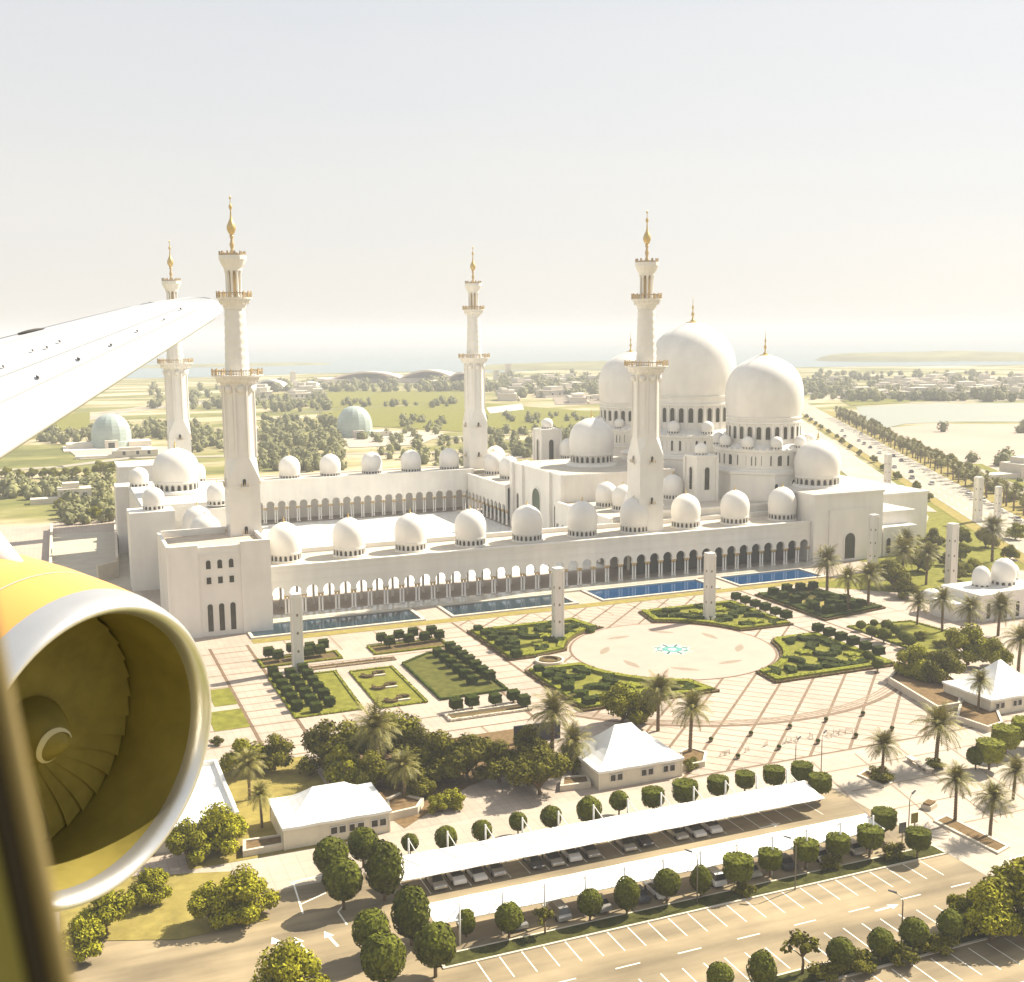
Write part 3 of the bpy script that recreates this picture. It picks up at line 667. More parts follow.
# ---- gatehouse
gt = thing('gatehouse', 'white entrance gatehouse with one big dome ringed by four little ones', 'gatehouse', (-9,72.8,0))
wl = MB(); wl.box(-22,4,47,99,0,22.2); wl.box(-21.6,3.6,47.4,98.6,22.2,23.0); wl.box(-26,-13.5,37,47.2,0,22.6); wl.box(-26,-13.5,98.8,109,0,22.6); wl.box(-4,4,40,46.8,0,22.0); wl.box(-4,4,99.2,106,0,22.0)
wl.lathe([(8.4,22.9),(8.2,24.2),(7.6,24.3)], 32, (-9,72.8,0)); wl.build('wall', M_marble, gt)
small_dome(gt, (-9,72.8,23.6), 7.1, 10.4, 3.3, 22)
for (X,Y) in ((-18.8,42),(-18.6,96),(-0.5,44),(0.5,101)): small_dome(gt, (X,Y,22.5), 3.1, 5.0, 1.7, 14)
window(gt, (4,60,4), (1,0), 4, 10); window(gt, (4,85,4), (1,0), 4, 10)
bx_ = thing('corner_block', 'plain white corner block behind the gatehouse at the far left', 'building', (-15,157,0)); mb = MB(); mb.box(-22,-6,147,168,0,23.4); mb.box(-22.3,-5.7,146.7,168.3,23.4,24.0); mb.build('wall', M_marble, bx_)
window(bx_, (-15,147,6), (0,-1), 1.6, 5)

# ---- near corner pavilion
cpv = thing('corner_pavilion', 'big plain white corner building with three tall doors and six windows', 'building', (-9.4,-10,0))
mb = MB(); mb.box(-21.5,2.7,-22,3,0,20.8,0)
mb.box(-21.5,-14.5,-22.35,-21.2,0,22.6); mb.box(-4.5,2.7,-22.35,-21.2,0,22.8); mb.box(-14.5,-4.5,-21.98,-21.2,20.8,22.0)
mb.box(-21.5,-20.7,-21.2,3,20.8,22.2); mb.box(1.9,2.7,-21.2,-4,20.8,22.2); mb.box(-20.7,1.9,2.2,3,20.8,22.6); mb.box(-21.8,-21.2,-22.6,-21.4,0,22.75)
mb.box(-14.5,-4.5,-22.15,-21.99,19.9,20.2)
mb.build('wall', M_marble, cpv)
rf = MB(); rf.box(-20.7,1.9,-21.2,2.2,20.8,20.95); rf.build('roof', mat('brown_roof',(0.50,0.41,0.30),0.8,var=0.15,scale=0.3), cpv)
for X in (-12.2,-9.5,-6.8):
    window(cpv, (X,-22.0,16.6), (0,-1), 1.15, 2.2); window(cpv, (X,-22.0,12.9), (0,-1), 1.15, 1.7, False); window(cpv, (X,-22.0,1.2), (0,-1), 1.3, 6.8, True, .22, 'door')

# ---- side portal at the right end of the pools
sp = thing('side_portal', 'tall plain white portal block with an arched doorway at the right end of the pools', 'building', (185,0,0))
mb = MB(); mb.box(172,198.5,-11.5,0,0,21.2); mb.box(171.7,198.8,-11.8,.3,21.2,21.9); mb.box(175,198,.3,18,0,21.2); mb.box(174.7,198.3,.31,18.3,21.2,21.7)
mb.box(178.5,193,-11.85,-11.4,0,16.6); mb.box(177.6,178.5,-12.0,-11.4,0,16.6); mb.box(193,193.9,-12.0,-11.4,0,16.6); mb.lathe([(8.2,21.6),(7.8,22.3),(7.2,22.4)], 32, (185.3,5,0))
mb.build('wall', M_marble, sp)
rf = MB(); rf.box(172.6,197.9,-10.9,-.4,21.9,22.0); rf.build('roof', M_roof, sp)
small_dome(sp, (185.3,5,22.2), 7.4, 11.6, 3.3, 22)
window(sp, (185.6,-11.85,.8), (0,-1), 4.0, 8.2, True, .4, 'doorway')
for X in (174.6,196.4): window(sp, (X,-11.5,2), (0,-1), .7, 4)
lw = thing('side_wing', 'low white wing running off to the right of the tall portal', 'building', (205,0,0))
mb = MB(); mb.box(198.6,215,-7,34,0,13.2); mb.box(198.8,215.3,-7.3,34.3,13.2,13.9); mb.box(199.4,213,-11,-7.2,0,9.5); mb.build('wall', M_marble, lw)
rf = MB(); rf.box(199.2,214.6,-6.6,33,13.9,14.0); rf.build('roof', M_roof, lw)
for X in (201.5,206,210.5): window(lw, (X,-11,1), (0,-1), 1.8, 5)

# ---- prayer hall
ph = thing('prayer_hall', 'great white prayer hall crowned by three huge domes', 'mosque', (180,73,0))
mb = MB(); mb.box(131,236,10,136,0,15.8); mb.box(130.6,236.4,9.6,136.4,15.8,16.6); mb.build('wall', M_marble, ph)
rf = MB(); rf.box(132,235,11,135,16.6,16.75); rf.build('roof', M_roof, ph)
def great_dome(cx_, cy_, R, zb, zt, zw0, zw1, zd, Rt, zt0, zt1, nw, ntw, fin_h):
    o = MB().lathe(dome_prof(R, zt-zb, 24), 64, (cx_,cy_,zb), cap=False).build('dome', M_marble2, ph)
    rr = R*.94; d = MB(); d.lathe([(rr,zd),(rr,zw1+.6),(rr*1.03,zw1+.9),(rr*1.03,zw1+1.5),(rr,zw1+1.7),(rr,zb-.7),(rr*1.035,zb-.5),(rr*1.035,zb-.1),(rr*.97,zb+.1)], 64, (cx_,cy_,0), smooth=False)
    for i in range(nw):
        a = 2*math.pi*i/nw; d.cbox(cx_+rr*math.cos(a), cy_+rr*math.sin(a), zd, .55, .8, zw1+.7-zd, 0, a)
    d.build('drum', M_marble, o)
    for i in range(nw):
        a = 2*math.pi*(i+.5)/nw; window(o, (cx_+rr*1.003*math.cos(a), cy_+rr*1.003*math.sin(a), zw0), (math.cos(a),math.sin(a)), 2*math.pi*rr/nw*.52, zw1-zw0, True, .16)
    fb = MB(); fb.lathe([(R*.17,0),(R*.15,.25),(R*.10,.5),(.1,.7)], 20, (cx_,cy_,zt-.35)); finial(fb, (cx_,cy_,zt), fin_h, R*.06); fb.build('finial', M_gold, o)
    # tier with windows under the drum
    t = MB(); N = 16
    t.lathe([(Rt*1.03,zt0-6.5),(Rt*1.03,zt0-1.9),(Rt*1.06,zt0-1.6),(Rt*1.06,zt0-1.1),(Rt*1.02,zt0-.9),(Rt,zt0-.6),(Rt,zt1-.5),(Rt*1.025,zt1-.3),(Rt*1.025,zt1+.5),(Rt*.96,zt1+.5),(rr+.6,zd+.4),(rr,zd+.6)], 32, (cx_,cy_,0), smooth=False)
    for i in range(48):
        a = 2*math.pi*i/48; t.cbox(cx_+Rt*1.015*math.cos(a), cy_+Rt*1.015*math.sin(a), zt1+.5, .25, .7, .55, 0, a)
    to = t.build('tier', M_marble, ph)
    for i in range(ntw):
        a = 2*math.pi*(i+.5)/ntw; wd = 1.7 if i%3 == 1 else .8
        rw = Rt*math.cos(math.pi/32)
        window(to, (cx_+rw*math.cos(a), cy_+rw*math.sin(a), zt0+.2), (math.cos(a),math.sin(a)), wd, zt1-zt0-1.5, True, .18)
    return o
DXC, DYC = 180.2, 72.8
great_dome(DXC-1.4, DYC, 16.2, 48.8, 75.5, 39.2, 44.5, 36.0, 22.5, 29.4, 34.6, 28, 48, 9.5)
great_dome(DXC, DYC-44.6, 13.1, 43.6, 64.0, 36.4, 40.6, 34.2, 16.4, 27.9, 32.8, 26, 36, 8.5)
great_dome(DXC-2.5, DYC+46.5, 13.1, 43.6, 64.0, 36.4, 40.6, 34.2, 16.4, 27.9, 32.8, 26, 36, 8.5)
bs = MB()
def octa(cx_, cy_, r, z0, z1): bs.lathe([(r,z0),(r,z1-1.6),(r*1.02,z1-1.2),(r*1.02,z1-.5),(r*.96,z1)], 8, (cx_,cy_,0), smooth=False, phase=RAD(22.5))
octa(DXC, DYC, 27.5, 15.9, 28.0); bs.build('dome_base', M_marble, ph); bs = MB(); octa(DXC, DYC-44.6, 19.0, 15.9, 26.6); bs.build('dome_base', M_marble, ph); bs = MB(); octa(DXC, DYC+46.5, 19.0, 15.9, 26.6); bs.build('dome_base', M_marble, ph)
for cy_,nr,rad,zz,rr_ in ((DYC,10,19.6,35.4,2.2),(DYC-44.6,10,15.1,33.4,2.0),(DYC+46.5,10,15.1,33.4,2.0)):
    for k in range(nr):
        a = RAD(-108+360/nr*k); small_dome(ph, (DXC+rad*math.cos(a), cy_+rad*math.sin(a), zz), rr_, rr_*1.6, rr_*.55, 12, False, 'dome')
for X,zz in ((171,17),(166.6,19),(190,18.5)): window(ph, (X,DYC-44.6-19*math.cos(RAD(22.5))*1.0,zz), (0,-1), 1.8, 6) if X == 180.2 else None
window(ph, (180.5,28.2-17.55,17.0), (0,-1), 2.0, 6.6); window(ph, (173.5,28.2-17.55,18.5), (0,-1), 1.3, 4); window(ph, (187,28.2-17.55,18.5), (0,-1), 1.3, 4)
for X in (137,140,158,161): window(ph, (X,10,12.4), (0,-1), 1.0, 2.2)
# square lantern towers at the corners of the roof
def lantern_tower(cx_, cy_, s, z0, z1):
    t = MB(); t.box(cx_-s/2,cx_+s/2,cy_-s/2,cy_+s/2,z0,z1); t.box(cx_-s/2-.3,cx_+s/2+.3,cy_-s/2-.3,cy_+s/2+.3,z1,z1+.8)
    for sx in (-1,1):
        for sy in (-1,1): t.cbox(cx_+sx*s/2, cy_+sy*s/2, z0, 1.0, 1.0, z1-z0-.02)
    o = t.build('roof_tower', M_marble, ph)
    for n_,c in (((0,-1),(cx_,cy_-s/2)),((-1,0),(cx_-s/2,cy_)),((1,0),(cx_+s/2,cy_)),((0,1),(cx_,cy_+s/2))):
        window(o, (c[0],c[1],z0+(z1-z0)*.30), n_, s*.26, (z1-z0)*.50, True, .25)
    small_dome(ph, (cx_,cy_,z1+.8), s*.30, s*.42, s*.10, 12, False)
lantern_tower(153.4, 24.5, 7.4, 16, 31); lantern_tower(141, 121.5, 8.0, 16, 33.0); lantern_tower(219, 121.5, 8.2, 16, 31)
for (X,Y,z_) in ((146,30,16.7),(124.5,36.5,14.7),(126,27.5,14.7),(150,118,16.7),(146,112,22)): small_dome(ph, (X,Y,z_), 3.6, 6.2, 2.2)
# courtyard portal of the prayer hall
mb = MB(); mb.box(115,158,50,95,0,23.4); mb.box(114.6,158.4,49.6,95.4,23.4,24.2)
for Y in (50.9,94.1,60.5,85): mb.box(113.9,115.1,Y-1.4,Y+1.4,0,24.4)
mb.lathe([(9.6,23.8),(9.2,24.8),(8.2,25.2)], 32, (137,72.8,0)); mb.build('courtyard_portal', M_marble, ph)
rf = MB(); rf.box(115.4,157.6,50.4,94.6,24.2,24.3); rf.build('roof', M_roof, ph)
small_dome(ph, (137,72.8,24.9), 8.2, 12.6, 4.0, 24)
window(ph, (115,72.8,1), (-1,0), 7, 16, True, .6, 'doorway', mat('green_glass',(0.06,0.09,0.05),0.3))
for Y in (56,90): window(ph, (115,Y,2), (-1,0), 2.2, 11)
for z_ in (11,16.5): window(ph, (131,47,z_-1), (0,-1), 1.0, 2.0)

# ------------------------------------------------------------------ planting: prototypes
def leafy_shell(mb, fn, n, s, mi=0, jit=0.25):
    """n leaf clumps over a surface; fn() gives a point and its normal"""
    for _ in range(n):
        p, nn = fn(); nn = Vector(nn)+Vector((random.gauss(0,jit),random.gauss(0,jit),random.gauss(0,jit)))
        mb.leaf(Vector(p)+nn.normalized()*random.uniform(-.3,.45)*s, nn, s*random.uniform(.6,1.3), mi)
def rnd_dir():
    while True:
        v = Vector((random.uniform(-1,1),random.uniform(-1,1),random.uniform(-1,1)))
        if .05 < v.length < 1: return v.normalized()
def ball_crown(r, hz_, cz, n=1300, s=0.26):
    mb = MB(); k = random.uniform(0,9)
    bump = lambda d: 1+.035*math.sin(5*d.x+k)*math.sin(4*d.z+2*k)+.03*math.sin(7*d.y+k)
    prof = [(max(.02,r*.93*math.sin(math.pi*i/12)), cz-hz_*.93*math.cos(math.pi*i/12)) for i in range(13)]
    mb.lathe(prof, 18, (0,0,0), disp=lambda a,z: 1+.04*math.sin(4*a+z*2+k))
    def fn():
        d = rnd_dir(); b = bump(d); return (d.x*r*b, d.y*r*b, cz+d.z*hz_*b), (d.x/r, d.y/r, d.z/hz_)
    leafy_shell(mb, fn, n, s); return mb
def drum_crown(r, h, z0, n=1300, s=0.26):
    mb = MB(); mb.lathe([(r*.5,z0),(r*.86,z0+.15*h),(r*.96,z0+.45*h),(r*.97,z0+.8*h),(r*.93,z0+.95*h),(r*.85,z0+h*.985),(.02,z0+h)], 20, disp=lambda a,z: 1+.03*math.sin(5*a+z))
    def fn():
        if random.random() < .42:
            q = math.sqrt(random.random())*r*.98; a = random.uniform(0,6.283); return (q*math.cos(a),q*math.sin(a),z0+h), (0,0,1)
        a = random.uniform(0,6.283); z = random.uniform(.05,1); rr = r*(.75+.25*min(1,z*3)); return (rr*math.cos(a),rr*math.sin(a),z0+z*h), (math.cos(a),math.sin(a),-.1)
    leafy_shell(mb, fn, n, s); return mb
def trunk_mb(h, r0, r1, lean=0.15, n=7):
    mb = MB(); a = random.uniform(0,6.28); mb.tube([(lean*h*(i/4)**2*.3*math.cos(a), lean*h*(i/4)**2*.3*math.sin(a), h*i/4) for i in range(5)], r0, r1, n); return mb
def plant_proto(name, cat, crown, cm, trunk, tm=None):
    t = thing(name, 'x', cat); 
    if trunk: trunk.build('trunk', tm or M_bark, t)
    crown.build('crown', cm, t); return Proto(t)
# unit balls (radius 1, crown centre at 1.55) scaled per tree
BALLS = [plant_proto('topiary_tree', 'topiary tree', ball_crown(1.0, 1.0, 1.6, 1500, .14), M_topi, trunk_mb(1.0,.10,.08)) for _ in range(2)]
EGG = plant_proto('topiary_tree', 'topiary tree', ball_crown(1.0, 1.3, 1.75, 1500, .14), M_topi, trunk_mb(1.0,.10,.08))
DRUMS = [plant_proto('topiary_tree', 'topiary tree', drum_crown(1.0, 1.45, .9, 1500, .14), M_topi, trunk_mb(1.2,.10,.08)) for _ in range(2)]
def place_round(px, py, rpx, proto, cz, label, group=None, sq=1.0, rz=None, gx=None):
    """px, py = middle of the crown, rpx its radius in the photograph; cz = crown centre of the unit tree"""
    r = 2.0
    for _ in range(4):
        p = at(px, py, cz*r*sq); r = rpx*depth(p)/F_PX
    return proto.put((p.x,p.y,0.1), random.uniform(0,6.28) if rz is None else rz, (r,r,r*sq), label, group)
def box_shrub(sx, sy, h, z0, n, s, stem=True, m=None):
    t = thing('box_shrub', 'x', 'shrub')
    if stem: tb = MB(); tb.lathe([(.14,0),(.1,z0+.1)], 6); tb.build('stem', M_bark, t)
    mb = MB(); mb.box(-sx*.47,sx*.47,-sy*.47,sy*.47,z0,z0+h*.97)
    def fn():
        f = random.random(); u, v = random.uniform(-.5,.5), random.uniform(-.5,.5)
        if f < .34: return (u*sx,v*sy,z0+h), (0,0,1)
        k = random.choice((-1,1)); z = z0+(v+.5)*h
        if f < .67: return (k*sx*.5,u*sy,z), (k,0,0)
        return (u*sx,k*sy*.5,z), (0,k,0)
    leafy_shell(mb, fn, n, s, 0, .2); mb.build('clipped_crown', m or M_hedge, t); return Proto(t)
CUBE = box_shrub(2.1, 2.1, 1.7, .75, 420, .24); CUBES = box_shrub(2.0, 2.0, 1.5, .3, 360, .24, True)

def palm_crown(h, n=44, L=3.3):
    mb = MB()
    for i in range(n):
        az = 2.399*i+random.uniform(-.2,.2); el = RAD(84-112*(i/n)**1.25+random.uniform(-7,7)); l = L*random.uniform(.85,1.1)*(1.0 if i/n > .12 else .75)
        d = Vector((math.cos(az)*math.cos(el), math.sin(az)*math.cos(el), math.sin(el))); p = Vector((0,0,h)); pts = [p.copy()]
        K = 8
        for k in range(K):
            d = (d+Vector((0,0,-.10-.045*k))*.75).normalized(); p = p+d*l/K; pts.append(p.copy())
        side = Vector((-math.sin(az), math.cos(az), 0))
        for k in range(K):
            a, b = pts[k], pts[k+1]; t = (b-a).normalized(); nn = side.cross(t)
            mb.add([a-side*.045,a+side*.045,b+side*.035,b-side*.035], [(0,1,2,3)])
            for q in (0,.5):
                c = a+(b-a)*q; f = (k+q)/K; ll = .85*math.sin(math.pi*min(1,.18+f*.85))*l/3.3+.12
                for sgn in (-1,1):
                    e = c+(side*sgn*.8+t*.65-nn*.0+Vector((0,0,-.28))).normalized()*ll
                    mb.add([c-t*.075, c+t*.075, e+t*.015, e-t*.015], [(0,1,2,3)])
    return mb
def palm_proto(h, n=44, L=3.3):
    t = thing('date_palm', 'x', 'palm'); tb = MB()
    a = random.uniform(0,6.28); rings = []
    pts = [(.25*(i/14)**2*math.cos(a), .25*(i/14)**2*math.sin(a), h*i/14) for i in range(15)]
    tb.tube(pts, .30, .21, 9)
    for i in range(1,15): p = pts[i]; tb.lathe([(.22+.08*(1-i/14),-.16),(.31+.06*(1-i/14),0),(.2,.03)], 9, p, cap=False)
    tb.lathe([(.22,0),(.42,.35),(.30,.8)], 9, pts[-1]); tb.build('trunk', M_bark, t)
    c = palm_crown(0, n, L); c.v = [(x+pts[-1][0], y+pts[-1][1], z+pts[-1][2]+.5) for x,y,z in c.v]; c.build('crown', M_palm, t)
    return Proto(t)
PALMS = [palm_proto(6.2, 52, 4.2), palm_proto(5.4, 48, 4.4), palm_proto(6.8, 46, 4.0)]
SPALM = palm_proto(5.6, 16, 3.2)           # thinner crown for the rows far along the highway

def tree_proto(R, H, h0, n, s, m, name='tree', cat='tree', lobes=9):
    """tapered trunk, limbs to every lobe, and a crown of small leaf faces spread through uneven lobes"""
    t = thing(name, 'x', cat); tb = MB(); tb.tube([(0,0,0),(.05*R,0,h0*.6),(.02,.06*R,h0*1.2)], .06*R+.05, .045*R, 8)
    cs = []; lobes = int(lobes*1.7)
    for i in range(lobes):
        a = 2.399*i+random.uniform(-.4,.4); q = math.sqrt((i+.5)/lobes)*R*random.uniform(.55,.85); top = math.sqrt(max(.05,1-(q/R)**2))
        z = h0+(H-h0)*random.uniform(.12,.86)*top; c = Vector((q*math.cos(a), q*math.sin(a), max(h0*.8,z))); cs.append((c, R*random.uniform(.22,.40)))
        tb.tube([(.02,.05*R,h0*.9), ((c.x)*.45, (c.y)*.45, (h0+c.z)*.5), tuple(c)], .03*R+.02, .012*R, 5)
    cs.append((Vector((random.uniform(-.15,.15)*R,random.uniform(-.15,.15)*R,H*.82)), R*.36))
    tb.build('trunk', M_bark, t); mb = MB()
    for c,r in cs:
        for _ in range(int(n/len(cs))):
            d = rnd_dir(); rad = r*(.35+.75*random.random()**.6); p = c+Vector((d.x*rad, d.y*rad, d.z*rad*.85)); mb.leaf(p, d+Vector((random.gauss(0,.5),random.gauss(0,.5),.4+random.gauss(0,.4))), s*random.uniform(.5,1.3))
    mb.build('crown', m, t); return Proto(t)
T_DARK = [tree_proto(3.8, 6.2, .9, 8500, .27, M_leafd), tree_proto(4.3, 6.6, 1.0, 9500, .28, M_leafd)]
T_MID = [tree_proto(3.7, 6.0, .9, 8500, .27, M_leaf), tree_proto(3.4, 5.6, .9, 7500, .27, M_leaf)]
T_YEL = tree_proto(4.3, 6.6, .8, 10000, .26, M_leafy)
T_LOOSE = tree_proto(2.0, 4.6, 2.0, 520, .32, M_leafd, lobes=6)
BUSH = tree_proto(2.0, 2.3, .3, 2600, .19, M_leaf, 'bush', 'bush', 6)
BUSHD = tree_proto(2.0, 2.0, .3, 2600, .19, M_leafd, 'bush', 'bush', 6)
def put_tree(px, py, proto, sc, label, group=None, name=None):
    p = at(px, py)
    if proto in T_DARK+T_MID+[T_YEL] and py > 660: sc *= 1.12 if proto is T_YEL or px < 300 else 1.32
    return proto.put((p.x,p.y,0.06), random.uniform(0,6.28), sc, label, group)

# ------------------------------------------------------------------ garden beds
def offset_poly(poly, d):
    n = len(poly); a = sum(poly[i][0]*poly[(i+1)%n][1]-poly[(i+1)%n][0]*poly[i][1] for i in range(n)); s = 1 if a > 0 else -1; out = []
    for i in range(n):
        p0, p1, p2 = Vector(poly[i-1]), Vector(poly[i]), Vector(poly[(i+1)%n]); e1 = (p1-p0).normalized(); e2 = (p2-p1).normalized()
        n1 = Vector((-e1.y,e1.x))*s; n2 = Vector((-e2.y,e2.x))*s; b = (n1+n2)
        b = b/max(.35, b.dot(n1)) if b.length > 1e-6 else n1
        out.append(tuple(p1+b*d))
    return out
def inside(p, poly):
    c = False; n = len(poly)
    for i in range(n):
        a, b = poly[i], poly[(i+1)%n]
        if (a[1] > p[1]) != (b[1] > p[1]) and p[0] < (b[0]-a[0])*(p[1]-a[1])/(b[1]-a[1])+a[0]: c = not c
    return c
def rim_hedge(parent, poly, wdt, h, m, name='edging_hedge', z=0.1):
    q = offset_poly(poly, wdt); n = len(poly); mb = MB()
    vs = [(x,y,z) for x,y in poly]+[(x,y,z+h) for x,y in poly]+[(x,y,z+h) for x,y in q]+[(x,y,z) for x,y in q]; fs = []
    a = sum(poly[i][0]*poly[(i+1)%n][1]-poly[(i+1)%n][0]*poly[i][1] for i in range(n))
    for i in range(n):
        j = (i+1)%n
        for k in range(3): f = (k*n+i,k*n+j,(k+1)*n+j,(k+1)*n+i); fs.append(f if a > 0 else f[::-1])
    mb.add(vs, fs)
    for i in range(n):
        p, r = Vector(poly[i]), Vector(poly[(i+1)%n]); L = (r-p).length; d = (r-p)/max(L,.01); nn = Vector((q[i][0]-poly[i][0], q[i][1]-poly[i][1])).normalized()*wdt
        for _ in range(int(L*5)):
            c = p+d*random.uniform(0,L)+nn*random.uniform(0,1); mb.leaf((c.x,c.y,z+h+random.uniform(-.05,.1)), (random.gauss(0,.4),random.gauss(0,.4),1), .3)
        for _ in range(int(L*4)):
            c = p+d*random.uniform(0,L); mb.leaf((c.x-nn.x*.03,c.y-nn.y*.03,z+random.uniform(.05,h)), (-nn.x,-nn.y,.3), .28)
    return mb.build(name, m, parent)
def scroll_hedge(parent, c, R, a0, a1, wdt, h, m, name='scroll_hedge'):
    """a low clipped hedge running along an arc, with rounded ends"""
    mb = MB(); N = 12; L_, R_ = [], []
    for i in range(N+1):
        t = i/N; a = a0+(a1-a0)*t; ww = wdt*(.45+.55*math.sin(math.pi*min(1,max(0,t))))*.5+.1
        L_.append((c[0]+(R-ww)*math.cos(a), c[1]+(R-ww)*math.sin(a))); R_.append((c[0]+(R+ww)*math.cos(a), c[1]+(R+ww)*math.sin(a)))
    poly = R_+L_[::-1]; mb.prism(poly, .1, .1+h)
    for _ in range(int(abs(a1-a0)*R*wdt*7)):
        i = random.randrange(N); u = random.random(); x = L_[i][0]*u+R_[i][0]*(1-u); y = L_[i][1]*u+R_[i][1]*(1-u); mb.leaf((x,y,.1+h+random.uniform(-.05,.12)), (random.gauss(0,.4),random.gauss(0,.4),1), .34)
    return mb.build(name, m, parent)
def star_hedge(parent, c, r, rot, h, m, name='star_hedge', npt=6):
    mb = MB(); poly = [(c[0]+(r if i%2 == 0 else r*.52)*math.cos(rot+math.pi*i/npt), c[1]+(r if i%2 == 0 else r*.52)*math.sin(rot+math.pi*i/npt)) for i in range(2*npt)]
    mb.prism(poly, .1, .1+h)
    for _ in range(int(r*r*12)):
        q = r*.8*math.sqrt(random.random()); a = random.uniform(0,6.28); mb.leaf((c[0]+q*math.cos(a),c[1]+q*math.sin(a),.1+h+.04), (random.gauss(0,.3),random.gauss(0,.3),1), .34)
    return mb.build(name, m, parent)
def arc_pts(r, a0, a1, n=14): return [(CC[0]+r*math.cos(RAD(a0+(a1-a0)*i/n)), CC[1]+r*math.sin(RAD(a0+(a1-a0)*i/n))) for i in range(n+1)]
def parterre(poly, label, seed, dark, light, base):
    random.seed(seed); cx_ = sum(p[0] for p in poly)/len(poly); cy_ = sum(p[1] for p in poly)/len(poly)
    t = thing('parterre_bed', label, 'garden bed', (cx_,cy_,0.05), 'parterre beds round the medallion court')
    MB().sheet(offset_poly(poly,.4), .12).build('lawn', base, t)
    rim_hedge(t, poly, 1.5, .75, light)
    rim_hedge(t, offset_poly(poly,-.7), .5, .35, M_hedger, 'outer_edging')
    inn = offset_poly(poly, 2.6); pts = []
    for _ in range(4000):
        p = (random.uniform(min(q[0] for q in poly),max(q[0] for q in poly)), random.uniform(min(q[1] for q in poly),max(q[1] for q in poly)))
        if inside(p, inn) and all((p[0]-q[0])**2+(p[1]-q[1])**2 > 4.3**2 for q in pts): pts.append(p)
        if len(pts) > 22: break
    for i,p in enumerate(pts):
        if i%5 == 2: star_hedge(t, p, 2.3, random.uniform(0,1), .55, light)
        else:
            a = random.uniform(0,6.28); scroll_hedge(t, (p[0]-2.3*math.cos(a+1.2),p[1]-2.3*math.sin(a+1.2)), 2.3, a, a+random.uniform(2.0,3.0), 1.9, .85, dark)
            if i%2: star_hedge(t, (p[0]+1.9*math.cos(a),p[1]+1.9*math.sin(a)), .8, a, .9, dark, 'clipped_mound', 5)
    random.seed(seed+100); return t
parterre([(46.4,-44.5),(74,-44.5),(76,-53.8)]+arc_pts(24.8,107,158,12)+[(52,-70.4),(46.4,-70.4)], 'parterre bed of olive hedges around a pale square tower, left of the round court', 11, M_hedge, M_hedgel, M_lawn)
parterre([(46.4,-80.6)]+[(58.6,-80.6)]+arc_pts(24.8,198,248,12)+[(75.5,-108),(46.4,-108)], 'parterre bed with star shaped lawns just behind the peaked white tent', 12, M_hedge, M_hedgel, M_lawn)
parterre([(121.0,-44.5),(121.0,-70.2),(109.5,-70.2)]+arc_pts(24.8,18,70,12)+[(93.6,-44.5)], 'parterre bed with a square white tower at its middle, beyond the round court', 13, M_hedge, M_hedgel, M_lawn)
parterre([(121,-80.6),(121,-108),(90.5,-108)]+arc_pts(24.8,-72,-12,12)+[(109.5,-80.6)], 'large raised parterre bed with curling dark hedges, right of the round court', 14, M_hedge, M_hedgel, M_lawn)
parterre([(132,-40.5),(150,-39.5),(153,-66),(132,-70)], 'dark parterre bed crowded with clipped shrubs below the right end of the pools', 15, M_hedge, M_hedge, M_lawnd)
def plain_bed(poly, label, m, edge, hgt=.25):
    cx_ = sum(p[0] for p in poly)/len(poly); cy_ = sum(p[1] for p in poly)/len(poly); t = thing('garden_bed', label, 'garden bed', (cx_,cy_,0.05))
    MB().sheet(poly, .12).build('lawn', m, t); rim_hedge(t, offset_poly(poly,-.5), .5, hgt, edge, 'edging'); return t
plain_bed([(-5.4,-63.5),(8,-63.5),(7,-89.6),(-5.4,-89.6)], 'square lawn bed half filled with rows of box shrubs, by the leftmost tower', M_lawn, M_hedgel)
b_ = plain_bed([(11.5,-65.2),(20.2,-65.2),(19.8,-90.6),(11,-90.6)], 'narrow bright lawn bed with three dark hedge motifs', M_lawn, M_hedgel)
for Y in (-69.3,-78.2,-87.2):
    for s_ in (-1,1): scroll_hedge(b_, (15.3+s_*1.3,Y), 1.2, RAD(90-s_*60), RAD(90-s_*60)+2.8, 1.0, .5, M_hedger)
    MB().cbox(15.3,Y-.9,.12,4.5,.5,.3).build('stone_edge', M_planter, b_)
plain_bed([(23.6,-64),(31,-58.5),(37.2,-58.5),(37.2,-90),(23.4,-90.6)], 'dark shaded garden bed with box shrubs along its right side', mat('shaded_lawn',(0.085,0.085,0.016),.9,spec=.1,var=.3,scale=.5), M_hedge, .4)  # lawn colour darkened to stand in for tree shade
plain_bed([(-5.2,-48.2),(11.8,-48.2),(11.8,-53.6),(-5.2,-53.6)], 'shallow bed of dark hedge in front of the left pool', M_hedger, M_hedgel, .3)
plain_bed([(20.2,-47.5),(37.2,-47.5),(37.2,-53.8),(20.2,-53.8)], 'shallow bed of dark hedge with four box shrubs behind it, nearer the middle pools', M_hedger, M_hedgel, .3)
plain_bed([(21,-100.4),(36.8,-100.4),(36.8,-103.2),(21,-103.2)], 'low red brown hedge bed edged with a pale kerb, near the trees', M_hedger, M_planter, .4)
plain_bed([(4,-58.2),(22.5,-58.2),(22.5,-59.6),(4,-59.6)], 'thin brown strip of hedge between two pale paths', M_hedger, M_bandt, .2)
plain_bed([(133,-78),(150,-80),(152,-100),(133,-106)], 'overgrown garden bed with rounded bushes at the right of the plaza', M_lawn, M_hedgel)
